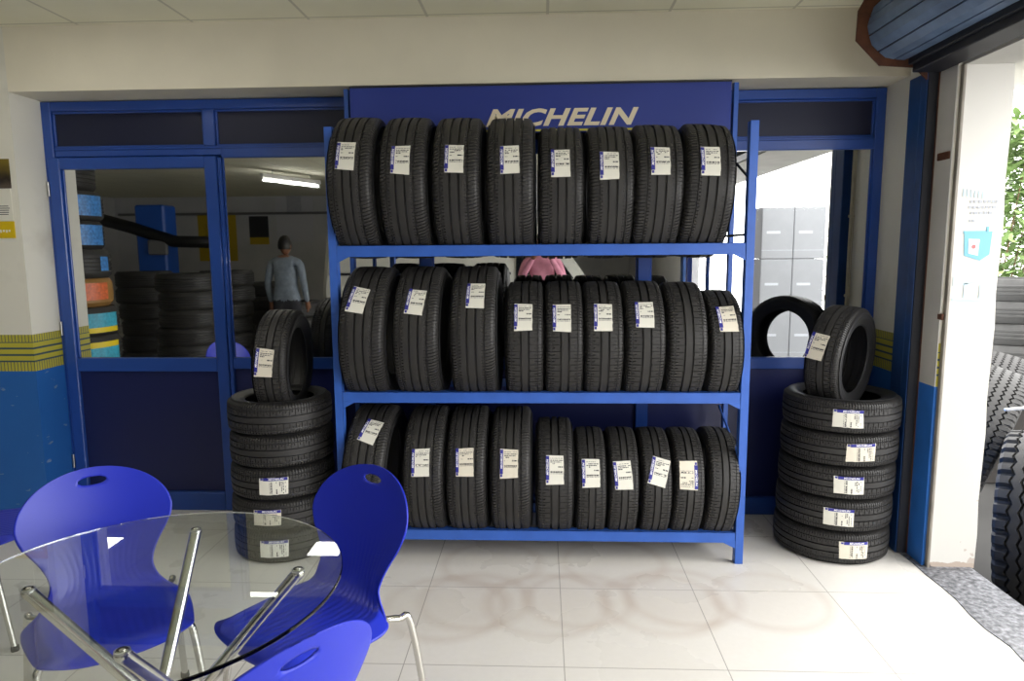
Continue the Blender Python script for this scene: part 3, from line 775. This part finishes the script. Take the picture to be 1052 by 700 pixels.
# ================================================================== OUTSIDE
def truck_tyre(loc, rot, R, W, style, label, group):
    t = empty('truck_tyre', loc, rot); tag(t, label, 'tyre', group); hw = W/2
    N = 84 if style == 'zig' else 40
    xs = [-hw, -hw*.97, -hw*.9]; body = []
    ribs = 5; vs = []; fs = []
    # columns: lateral stations at rib edges; zigzag offset alternates with angle
    cols = []
    for k in range(ribs):
        a = -hw*.88+2*hw*.88*k/ribs; b_ = -hw*.88+2*hw*.88*(k+1)/ribs; g_ = .012
        cols += [(a+g_/2 if k else a, 0, k > 0), (b_-g_/2 if k < ribs-1 else b_, 0, k < ribs-1)]
        if k < ribs-1: cols += [(b_-g_/2+.001, 1, True), (b_+g_/2-.001, 1, True)]
    cols = [(-hw*1.02, 3, False), (-hw, 2, False)]+cols+[(hw, 2, False), (hw*1.02, 3, False)]
    sub = 6
    for i in range(N*sub):
        f = (i % sub)/sub; zz = (abs(f-.5)*4-1)*.008
        a = 2*PI*i/(N*sub)
        for x, kind, wig in cols:
            r = R-.008*(x/hw)**2
            if kind == 1: r -= .016
            if kind == 2: r = R-.022
            if kind == 3: r = R-.06
            lug = (style == 'lug' and abs(x) > hw*.5 and f < .3)
            if lug and kind in (0, 2): r -= .02
            if style == 'zig' and kind in (0, 2) and abs(x) > hw*.86 and f < .17: r -= .008
            vs.append((x+(zz if wig else 0), -r*math.cos(a), r*math.sin(a)))
    k = len(cols); T = N*sub
    for i in range(T):
        j = (i+1) % T
        for q in range(k-1):
            fs.append((i*k+q, i*k+q+1, j*k+q+1, j*k+q))
    me = bpy.data.meshes.new('tread'); me.from_pydata(vs, [], fs)
    groove = mat('groove_rubber', srgb(24, 24, 24), rough=.8)
    me.materials.append(mat('truck_rubber', srgb(40, 39, 38), rough=.65, noise=.2, nscale=12)); me.materials.append(groove)
    mi = []
    for i in range(T):
        for q in range(k-1): mi.append(1 if cols[q][1] == 1 and cols[q+1][1] == 1 else 0)
    me.polygons.foreach_set('material_index', mi); me.update(); link('tread', me, t)
    Ri = R*.56; P = [(R-.06, 1.02), (R-.12, 1.08), (R-.20, 1.09), (Ri+.06, 1.0), (Ri+.02, .92), (Ri, .88), (Ri+.01, .8), (R-.15, .95), (R-.05, .8), (R-.04, 0)]
    for s in (-1, 1): MB().lathe([(r, s*x*hw) for r, x in P], 72, 'X').obj('sidewall', rubber_side, t, smooth=True, ang=50)
    return t
truck_tyre((2.66, 3.66, .05), (0, R_(-3), R_(-40)), .50, .28, 'lug', 'big dusty truck tyre with deep shoulder lugs standing nearest the sill outside', 'truck tyres outside the door')
truck_tyre((2.74, 4.40, .27), (0, R_(18), R_(-36)), .53, .27, 'zig', 'truck tyre with zigzag grooves leaning behind the lugged one', 'truck tyres outside the door')
truck_tyre((3.37, 5.27, .26), (0, R_(14), R_(-36)), .49, .27, 'zig', 'truck tyre with zigzag grooves standing furthest back outside', 'truck tyres outside the door')
rod = MB().tube([(2.20, 3.30, .765), (2.5, 3.31, .79), (3.0, 3.32, .80)], .008, 8)
tag(rod.obj('white_cable', mat('white_cable', srgb(235, 235, 235), rough=.5), smooth=True), 'thin white cable stretched in front of the big outdoor tyres', 'cable')
for k in range(4):
    mb = MB(); Rk = .33
    P = [(Rk*.58, .03), (Rk*.62, .0), (Rk*.9, .0), (Rk, .05), (Rk, .13), (Rk*.9, .18), (Rk*.62, .18), (Rk*.58, .15), (Rk*.85, .12), (Rk*.85, .05)]
    mb.lathe(P, 48, 'Z', close=True)
    for q in range(3): mb.lathe([(Rk-.002, .05+q*.03), (Rk+.004, .055+q*.03), (Rk+.004, .07+q*.03), (Rk-.002, .075+q*.03)], 48, 'Z')
    o = mb.obj('old_tyre', rubber_dust, smooth=True, ang=40); o.location = (4.05+.02*math.sin(k*2), 6.12, .53+.185*k); 
    tag(o, 'dusty grey old tyre, '+['lowest', 'second from below', 'third from below', 'topmost'][k]+' on the far outdoor pile by the plants', 'tyre', 'old tyres piled by the plants outside')
b_ = MB(); b_.box(3.68, 4.42, 5.76, 6.48, -.45, .53, bev=.01); tag(b_.obj('brick_plinth', mat('plinth', srgb(40, 37, 34), rough=.9, noise=.3, nscale=8)), 'dark block plinth under the far pile of old tyres', 'plinth')

def shrub(name, c, h, w, n, label, group, seed, ls=.09):
    rnd = random.Random(seed); t = empty(name, c); tag(t, label, 'plant', group)
    stem = MB(); lv = MB()
    for k in range(9):
        a = rnd.uniform(0, 2*PI); tipv = Vector((math.cos(a)*w*.6*rnd.random(), math.sin(a)*w*.6*rnd.random(), h*rnd.uniform(.6, 1)))
        stem.tube([(0, 0, 0), tipv*.5+Vector((rnd.uniform(-.05, .05), 0, 0)), tipv], [.016, .010, .004], 6)
    for k in range(n):
        a = rnd.uniform(0, 2*PI); z = h*rnd.random()**.8; q = w*math.sqrt(rnd.random())*(.55+.45*math.sin(PI*min(1, z/h+.12)))
        p = Vector((q*math.cos(a), q*math.sin(a), z+.02)); L = ls*rnd.uniform(.7, 1.3)
        d_ = Vector((math.cos(a)+rnd.uniform(-.8, .8), math.sin(a)+rnd.uniform(-.8, .8), rnd.uniform(-.5, .7))).normalized(); s_ = d_.cross(Vector((rnd.uniform(-.3, .3), rnd.uniform(-.3, .3), 1))).normalized()*L*.2; u_ = d_.cross(s_).normalized()*L*.05
        lv.add([p, p+d_*L*.4+s_-u_, p+d_*L*.45, p+d_*L*.4-s_-u_, p+d_*L*.75+s_*.7, p+d_*L*.75-s_*.7, p+d_*L+u_], [(0, 1, 2), (0, 2, 3), (1, 4, 6, 2), (2, 6, 5, 3)])
    stem.obj('stem', bark_m, t, smooth=True); lv.obj('foliage', leaf_m, t, fix=False)
    return t
shrub('leafy_shrub', (4.65, 7.35, -.45), 3.2, .78, 5200, 'tall leafy shrub rising over the old tyres beside the white pier', 'shrubs outside the door', 1, .15)
shrub('leafy_shrub', (6.5, 9.0, -.45), 3.6, 1.1, 4200, 'leafy shrub further right behind the old tyre pile', 'shrubs outside the door', 2, .11)
shrub('leafy_shrub', (6.2, 3.2, -.45), 2.6, .9, 1200, 'broad leafy shrub in the yard opposite the door, seen in the right pane', 'shrubs outside the door', 3, .13)
shrub('leafy_shrub', (7.6, 6.6, -.45), 2.9, 1.0, 1200, 'broad leafy shrub at the far end of the yard', 'shrubs outside the door', 4, .13)
# white cartons in the yard, mirrored in the right-hand pane
carton = mat('white_carton', srgb(132, 134, 138), rough=.7, noise=.05)
for i, (x, z) in enumerate(((2.82, -.45), (3.2, -.45), (2.82, .17), (3.2, .17), (2.82, .79), (3.2, .79), (2.82, 1.41), (3.2, 1.41))):
    e_ = empty('carton', (x, -.85, z)); side = ['left', 'right'][i % 2]; lev = ['bottom', 'second', 'third', 'top'][i//2]
    tag(e_, f'grey-white carton in the yard pile, {side} column, {lev} row', 'box', 'cartons in the yard')
    MB().box(-.187, .187, -.2, .2, 0, .615, bev=.006).obj('box_body', carton, e_)
    MB().box(-.13, .03, .2002, .201, .30, .33).obj('print_mark', greyink, e_)
    MB().box(-.187, .187, .2002, .2008, .10, .104).obj('tape', greyink, e_)
tag(MB().box(2.36, 2.56, 2.2, 2.5, -.45, 1.50, bev=.01).obj('meter_cabinet', mat('cabinet_grey', srgb(92, 94, 96), rough=.6, noise=.1)), 'narrow grey metal cabinet standing in the yard by the sill', 'cabinet')
tw = MB()
for q in range(7): tw.tube(smooth_path([(2.29+.01*q, 3.35, 2.345), (2.28+.012*q, 3.35+.01*q, 2.25), (2.26+.02*q, 3.34, 2.22-.02*(q % 3)), (2.24+.022*q, 3.35, 2.15+.012*(q % 4))], 4), .0022, 5)
tag(tw.obj('dried_vine', bark_m), 'small dried vine hanging from the canopy outside the door', 'vine')
shrub('leafy_shrub', (4.25, -1.9, -.45), 2.2, .5, 700, 'slim leafy shrub beside the cartons in the yard', 'shrubs outside the door', 6, .12)
truck_tyre((2.72, 1.55, .02), (0, 0, R_(85)), .55, .26, 'zig', 'truck tyre standing in the yard, mirrored as an arch in the right pane', 'truck tyres outside the door')

# ================================================================== BEHIND THE CAMERA (seen mirrored in the glass)
def simple_tyre(loc, R, W, label, group, band=None, wrapped=False):
    t = empty('tyre', loc); tag(t, label, 'tyre', group)
    m_ = mat('brown_wrap', srgb(150, 112, 60), rough=.5, bump=.4, bscale=20) if wrapped else rubber
    P = [(R*.62, .02*W), (R*.70, 0), (R*.92, 0), (R*.985, .12*W), (R, .2*W)]
    for q in range(4):
        h0 = W*(.24+.14*q); P += [(R, h0), (R-.006, h0+.004), (R-.006, h0+.010), (R, h0+.014)]
    if wrapped: P = [(R*.62, .02*W), (R*.70, 0), (R*.9, 0), (R*.985, .15*W), (R, .5*W), (R*.985, .85*W)]
    P += [(R, .8*W) if not wrapped else (R*.95, .95*W), (R*.92, W), (R*.70, W), (R*.62, .98*W), (R*.8, .8*W), (R*.8, .2*W)]
    MB().lathe(P, 56, 'Z', close=True).obj('casing', m_, t, smooth=True, ang=35)
    if band:
        cols, a0, a1, h0, h1 = band
        for c_, ha, hb in cols:
            g_ = MB(); vs = []; fs = []
            for i in range(13):
                a = R_(58+a0*.6+(a1-a0)*.9*i/12); vs += [((R+.003)*math.sin(a), (R+.003)*math.cos(a), W*ha), ((R+.003)*math.sin(a), (R+.003)*math.cos(a), W*hb)]
            for i in range(12): fs.append((2*i, 2*i+2, 2*i+3, 2*i+1))
            g_.add(vs, fs).obj('tread_label', c_, t, fix=False)
    return t
lb1 = mat('sticker_blue', srgb(70, 140, 215), rough=.4, noise=.5, nscale=40); lb2 = mat('sticker_orange', srgb(225, 110, 60), rough=.4, noise=.4, nscale=40); lb3 = mat('sticker_cyan', srgb(60, 170, 200), rough=.4, noise=.3, nscale=40); lb4 = mat('sticker_yellow', srgb(230, 205, 30), rough=.4)
SX, SY = -4.37, 1.60
for k in range(9):
    band = {0: None, 1: ([(lb3, .25, .7), (lb4, .1, .25)], -30, 35, 0, 0), 2: ([(lb3, .1, .6), (lb4, .6, .8)], -35, 35, 0, 0), 3: ([(lb3, .3, .8), (lb4, .12, .3)], -40, 35, 0, 0),
            4: ([(lb2, .25, .85)], -25, 32, 0, 0), 5: ([(lb1, .25, .75)], 42, 60, 0, 0), 6: ([(lb1, .15, .85)], -40, 40, 0, 0), 7: ([(lb1, .15, .85)], -45, 35, 0, 0), 8: None}[k]
    nm = ['resting on the floor', 'with blue-yellow sticker low down', 'with blue sticker and yellow edge', 'with cyan sticker under the brown one', 'wrapped in brown, orange sticker', 'with a small blue sticker', 'with a wide blue sticker', 'with blue sticker under the topmost', 'topmost, without sticker'][k]
    simple_tyre((SX+.02*math.sin(k*3)-.012*k, SY, .262*k), .42-.006*k, .258, f'tyre {nm}, tall stack mirrored in the door', 'tyres in the tall stack mirrored in the door', band, k == 4)
for i, (x, y, n_, R) in enumerate(((-4.3, -.4, 6, .36), (-4.4, -1.6, 6, .36), (-4.2, -2.8, 5, .37), (-3.4, -1.6, 4, .36), (-5.4, -1.4, 6, .36))):
    for k in range(n_):
        simple_tyre((x+.03*math.sin(k*5+i), y, .215*k), R, .212, ['bottom', 'second', 'third', 'fourth', 'fifth', 'sixth'][k]+' dark tyre up the '+['nearest', 'second', 'third', 'fourth', 'leftmost'][i]+' low mirrored stack', 'tyres in the low stacks mirrored in the glass')
# posters on the far wall
def poster(x, z, w, h, mats_, label):
    e_ = empty('poster', (x, -6.8995, z)); tag(e_, label, 'poster', 'posters on the far wall')
    for nm, x0, x1, z0, z1, mm in mats_:
        MB().box(x0*w, x1*w, 0, .004+.001*len(nm) % 3*.001, z0*h, z1*h).obj(nm, mm, e_)
    return e_
py = mat('far_yellow', srgb(200, 170, 30), rough=.5); pdk = mat('far_dark', srgb(44, 44, 48), rough=.5); pw = mat('far_white', srgb(205, 205, 212), rough=.5); pb = mat('far_blue', srgb(40, 52, 104), rough=.5)
def V(px, y=-6.9):  # lateral place on the far wall for a mirrored direction
    return (px-557)/706*(2*GY-y)
poster(V(265), 1.70, .42, .60, [('dark_picture', -.5, .5, .25, 1, pdk), ('yellow_foot', -.5, .5, 0, .25, py)], 'dark poster with yellow foot on the far wall')
poster(V(234), 1.35, .30, 1.0, [('yellow_ground', -.5, .5, 0, 1, py), ('dark_figure', -.3, .3, .2, .7, pdk)], 'tall yellow poster on the far wall')
poster(V(213), 1.35, .50, 1.0, [('yellow_ground', -.5, .5, 0, 1, py), ('dark_figure', -.25, .3, .3, .8, pdk)], 'wide yellow poster with dark panel on the far wall')
poster(V(303), 1.75, .80, 1.05, [('white_ground', -.5, .5, 0, 1, pw), ('round_badge', -.2, .2, .55, .95, pb), ('text_bar', -.45, .15, .1, .16, pdk), ('text_line', -.4, .1, .24, .29, pdk), ('red_line', 0, .45, .46, .49, lb2)], 'white poster with dark blue badge on the far wall')
tag(MB().box(-9.1, 1.80, -6.895, -6.82, 2.33, 2.38).obj('cable_tray', mat('tray_grey', srgb(110, 110, 112), rough=.6)), 'grey cable tray along the far wall', 'tray')
# fluorescent tube fitting
tl = empty('tube_light', (-3.75, -2.6, 2.56), (0, 0, R_(-68))); tag(tl, 'lit fluorescent tube fitting mirrored in the second pane', 'lamp')
MB().box(-.62, .62, -.03, .03, .03, .09, bev=.006).obj('fitting', mat('lamp_white', srgb(220, 220, 220), rough=.5), tl)
MB().tube([(-.4, 0, .09), (-.4, 0, .155)], .006, 8).obj('hanger', steel, tl); MB().tube([(.4, 0, .09), (.4, 0, .155)], .006, 8).obj('hanger', steel, tl)
MB().tube([(-.58, 0, 0), (.58, 0, 0)], .014, 12).obj('tube', mat('lit_tube', (1, 1, 1, 1), emit=(1, .97, .92, 1), estr=30), tl, smooth=True)
# square LED panels in the ceiling
lit = mat('lit_panel', (1, 1, 1, 1), emit=(1, .96, .88, 1), estr=17)
for i, (x, y, w_) in enumerate(((-4.2, 1.75, 'left'), (-2.28, 2.78, 'nearest the partition'), (-2.0, 1.80, 'middle'), (.6, 1.2, 'right'), (-2.2, -3.0, 'far'))):
    e_ = empty('ceiling_light', (x, y, ZC)); tag(e_, f'square ceiling light panel, {w_} one, mirrored in the table glass' if i < 3 else f'square ceiling light panel, {w_} one', 'lamp', 'square ceiling light panels')
    MB().box(-.16, .16, -.16, .16, -.012, 0, bev=.003).obj('frame', mat('lamp_white', srgb(220, 220, 220)), e_)
    MB().box(-.14, .14, -.14, .14, -.016, -.012).obj('diffuser', lit, e_)
# blue machine and its arm
mc = empty('tyre_machine', (-6.45, -3.6, 0)); tag(mc, 'blue workshop tyre machine mirrored in the door glass', 'machine')
mbm = mat('machine_blue', srgb(30, 90, 190), rough=.4)
MB().box(-.35, .35, -.3, .3, 0, 1.15, bev=.03).obj('cabinet', dark_steel, mc)
MB().box(-.25, .25, -.2, .2, 1.15, 2.32, bev=.03).obj('column', mbm, mc)
MB().tube([(-.9, .1, 2.1), (-.3, .2, 1.95), (.4, .2, 1.72), (1.1, .2, 1.70)], .10, 12).obj('arm', black, mc, smooth=True)
MB().box(-.02, .3, .2, .28, 1.5, 1.75, bev=.02).obj('grey_cover', mat('cover_grey', srgb(120, 120, 122)), mc)
# white van in the bay
def van():
    c_ = empty('parked_van', (-.98, -2.6, 0)); tag(c_, 'plain white van parked in the bay, mirrored between the rack shelves', 'van')
    paint = mat('van_paint', srgb(205, 204, 196), rough=.3, coat=.5); gl = mat('van_glass', srgb(20, 24, 28), rough=.08)
    pf_ = [(-2.1, .32), (-2.12, 1.0), (-2.05, 1.75), (-1.9, 1.9), (.9, 1.92), (1.15, 1.80), (1.6, 1.15), (2.05, 1.02), (2.12, .8), (2.12, .32)]
    b1 = MB(); n_ = len(pf_); vs = []; fs = []
    for yy, k in ((-.84, .97), (-.78, 1), (.78, 1), (.84, .97)):
        vs += [(x*k, yy*(1-.10*max(0, z-1.0)), (z-.9)*k+.9) for x, z in pf_]
    for a in range(3):
        for i in range(n_):
            j_ = (i+1) % n_; fs.append((a*n_+i, a*n_+j_, (a+1)*n_+j_, (a+1)*n_+i))
    fs += [tuple(range(n_)), tuple(range(3*n_, 4*n_))]
    b1.add(vs, fs).obj('body', paint, c_, smooth=True, ang=30)
    MB().box(-2.0, .55, .835, .852, 1.20, 1.235, bev=.005).obj('slide_rail', dark_steel, c_)
    MB().prism([(.62, 1.12), (.62, 1.66), (1.05, 1.66), (1.42, 1.14)], .79, .835, 'Y').obj('side_window', gl, c_)
    MB().box(-.65, -.56, .84, .875, 1.02, 1.06, bev=.008).obj('door_handle', black, c_)
    for s_ in (-1, 1):
        for x in (-1.35, 1.4):
            w_ = MB().lathe([(.19, s_*.72), (.30, s_*.70), (.315, s_*.74), (.315, s_*.86), (.30, s_*.885), (.19, s_*.88)], 40, 'Y', (x, 0, .315)).obj('wheel', rubber, c_, smooth=True, ang=40)
            MB().lathe([(0, s_*.87), (.06, s_*.875), (.17, s_*.86), (.195, s_*.875)], 30, 'Y', (x, 0, .315)).obj('rim', steel, w_, smooth=True, ang=40)
    return c_
van()

# ---- people
def person(loc, rz, shirt, trousers, pose, label):
    p = empty('person', loc, (0, 0, rz)); tag(p, label, 'person')
    V_ = [(0, 0, .95), (0, 0, 1.12), (0, .0, 1.30), (0, .0, 1.42), (0, .01, 1.50)]; Rr = [(.155, .11), (.145, .105), (.17, .115), (.12, .085), (.055, .055)]
    E_ = [(0, 1), (1, 2), (2, 3), (3, 4)]
    def chain(start, pts):
        prev = start
        for c_, r in pts:
            V_.append(c_); Rr.append(r); E_.append((prev, len(V_)-1)); prev = len(V_)-1
        return prev
    hands = []
    for s_ in (-1, 1):
        chain(0, [((s_*.095, 0, .86), (.10, .10)), ((s_*.105, .01, .48), (.062, .065)), ((s_*.11, -.01, .10), (.042, .045)), ((s_*.115, .14, .045), (.042, .032))])
        if pose == 'hang': arm = [((s_*.185, 0, 1.40), (.062, .06)), ((s_*.235, -.02, 1.13), (.045, .045)), ((s_*.235, .07, .90), (.033, .033))]
        else: arm = [((s_*.185, 0, 1.40), (.062, .06)), ((s_*.26, .05, 1.18), (.045, .045)), ((s_*.10, .24, 1.45), (.033, .033))]
        e_ = chain(3, arm); hands.append((s_, Vector(arm[-1][0]), (Vector(arm[-1][0])-Vector(arm[-2][0])).normalized()))
    me = bpy.data.meshes.new('body'); me.from_pydata(V_, E_, []); o = link('body', me, p)
    me.materials.append(shirt); me.materials.append(trousers); me.materials.append(skin_m)
    sk = o.modifiers.new('skin', 'SKIN'); sl = me.skin_vertices[0].data
    for i, r in enumerate(Rr): sl[i].radius = r
    sl[0].use_root = True
    su = o.modifiers.new('smooth', 'SUBSURF'); su.levels = 3; su.render_levels = 3
    dg = bpy.context.evaluated_depsgraph_get(); ev = o.evaluated_get(dg); nm = bpy.data.meshes.new_from_object(ev)
    o.modifiers.clear(); o.data = nm
    nm.materials.clear()
    for q in (shirt, trousers, skin_m): nm.materials.append(q)
    for pl_ in nm.polygons:
        c_ = pl_.center; pl_.use_smooth = True
        pl_.material_index = 1 if c_.z < .93 and abs(c_.x) < .2 else (2 if c_.z > 1.47 and abs(c_.x) < .075 else 0)
    # head with face
    hd_ = MB(); hc = Vector((0, .02, 1.615)); n_ = 20; vs = []; fs = []
    for i in range(n_+1):
        th = PI*i/n_
        for k in range(2*n_):
            ph = PI*k/n_; x = .075*math.sin(th)*math.cos(ph); y = .095*math.sin(th)*math.sin(ph); z = .118*math.cos(th)
            if z < 0: x *= 1+z*2.2; y = y*(1+z*1.2)+(-z*.12 if y > 0 else 0)
            if y > .05 and abs(x) < .016 and -.035 < z < .015: y += .02*(1-abs(x)/.016)*(1-(z+.02)**2*200 if abs(z+.02) < .05 else 0)
            if y > .05 and abs(abs(x)-.03) < .014 and abs(z-.008) < .012: y -= .008
            if y > .05 and abs(x) < .028 and abs(z+.055) < .008: y += .004
            vs.append((hc.x+x, hc.y+y, hc.z+z))
    for i in range(n_):
        for k in range(2*n_):
            k2 = (k+1) % (2*n_); fs.append((i*2*n_+k, (i+1)*2*n_+k, (i+1)*2*n_+k2, i*2*n_+k2))
    hd_.add(vs, fs)
    for s_ in (-1, 1): hd_.ball((s_*.077, .0, 1.605), .02, 6, sc=(.35, .8, 1.3))
    ho = hd_.obj('head', skin_m, p, smooth=True)
    for s_ in (-1, 1): MB().ball((s_*.03, .098, 1.622), .010, 6, sc=(1.3, .6, .8)).obj('eye', mat('eye_dark', srgb(30, 24, 22)), ho, smooth=True)
    hr = MB(); vs = []; fs = []
    for i in range(13):
        th = PI*.62*i/12
        for k in range(32):
            ph = 2*PI*k/32; f_ = 1.06
            lim = 1 if math.sin(ph) < .2 else max(.45, 1-(math.sin(ph)-.2)*.75)
            t_ = th*lim; vs.append((.079*f_*math.sin(t_)*math.cos(ph), .02+.100*f_*math.sin(t_)*math.sin(ph)-.004, 1.615+.122*f_*math.cos(t_)))
    for i in range(12):
        for k in range(32): fs.append((i*32+k, (i+1)*32+k, (i+1)*32+(k+1) % 32, i*32+(k+1) % 32))
    hr.add(vs, fs).obj('hair', hair_m, p, smooth=True)
    # hands: palm, four fingers and a thumb
    for s_, w_, dr in hands:
        side_v = Vector((0, 1, 0)) if pose == 'hang' else Vector((0, .3, .95)).normalized()
        side_v = (side_v-dr*side_v.dot(dr)).normalized(); nrm = dr.cross(side_v).normalized()
        hm = MB(); pc = w_+dr*.045
        hm.tube([w_-dr*.01, w_+dr*.02, w_+dr*.06, w_+dr*.085], [.026, .030, .034, .030], 10)
        for q, (off, ln) in enumerate(((-.026, .055), (-.009, .07), (.009, .075), (.026, .066))):
            b0 = w_+dr*.075+side_v*off; m1 = b0+dr*ln*.5+nrm*-.006*s_; m2 = b0+dr*ln*.9+nrm*-.022*s_
            hm.tube([b0, m1, m2], [.0095, .009, .007], 8)
        b0 = w_+dr*.02+side_v*.026; hm.tube([b0, b0+dr*.03+side_v*.024, b0+dr*.058+side_v*.026], [.012, .010, .008], 8)
        hm.obj('hand', skin_m, o, smooth=True)
    for s_ in (-1, 1):
        MB().ball((s_*.115, .075, .038), .05, 8, sc=(.95, 2.5, .76)).obj('shoe', black, p, smooth=True)
    return p
person((-3.22, -.75, 0), R_(182), mat('grey_blue_shirt', srgb(120, 130, 142), rough=.8, noise=.25, nscale=20), mat('dark_trousers', srgb(36, 36, 42), rough=.8), 'hang', 'person in grey-blue shirt standing with back to the glass, mirrored in the second pane')
person((.0, -.36, 0), 0, mat('pink_shirt', srgb(196, 130, 150), rough=.8, noise=.15, nscale=20), mat('grey_trousers', srgb(70, 70, 78), rough=.8), 'hold', 'person in pink shirt holding both hands up at the camera, mirrored behind the rack')

# ================================================================== LIGHT
w = bpy.data.worlds.new('overcast'); bpy.context.scene.world = w; w.use_nodes = True
bg = w.node_tree.nodes['Background']; bg.inputs[0].default_value = (1.0, .99, .98, 1); bg.inputs[1].default_value = 9.0
sc = bpy.context.scene
sc.view_settings.view_transform = 'Standard'; sc.view_settings.look = 'None'; sc.view_settings.gamma = 1; sc.view_settings.use_curve_mapping = False
sc.view_settings.exposure = 0.0
pt = bpy.data.lights.new('daylight_portal', 'AREA'); pt.shape = 'RECTANGLE'; pt.size = 4.6; pt.size_y = 2.3; pt.cycles.is_portal = True
po = bpy.data.objects.new('daylight_portal', pt); C.objects.link(po); po.location = (1.95, .92, 1.165); po.rotation_euler = (PI/2, 0, PI/2)
sc.cycles.use_denoising = True
sc.cycles.max_bounces = 10; sc.cycles.diffuse_bounces = 5; sc.cycles.glossy_bounces = 6; sc.cycles.transmission_bounces = 8
sc.cycles.sample_clamp_indirect = 8
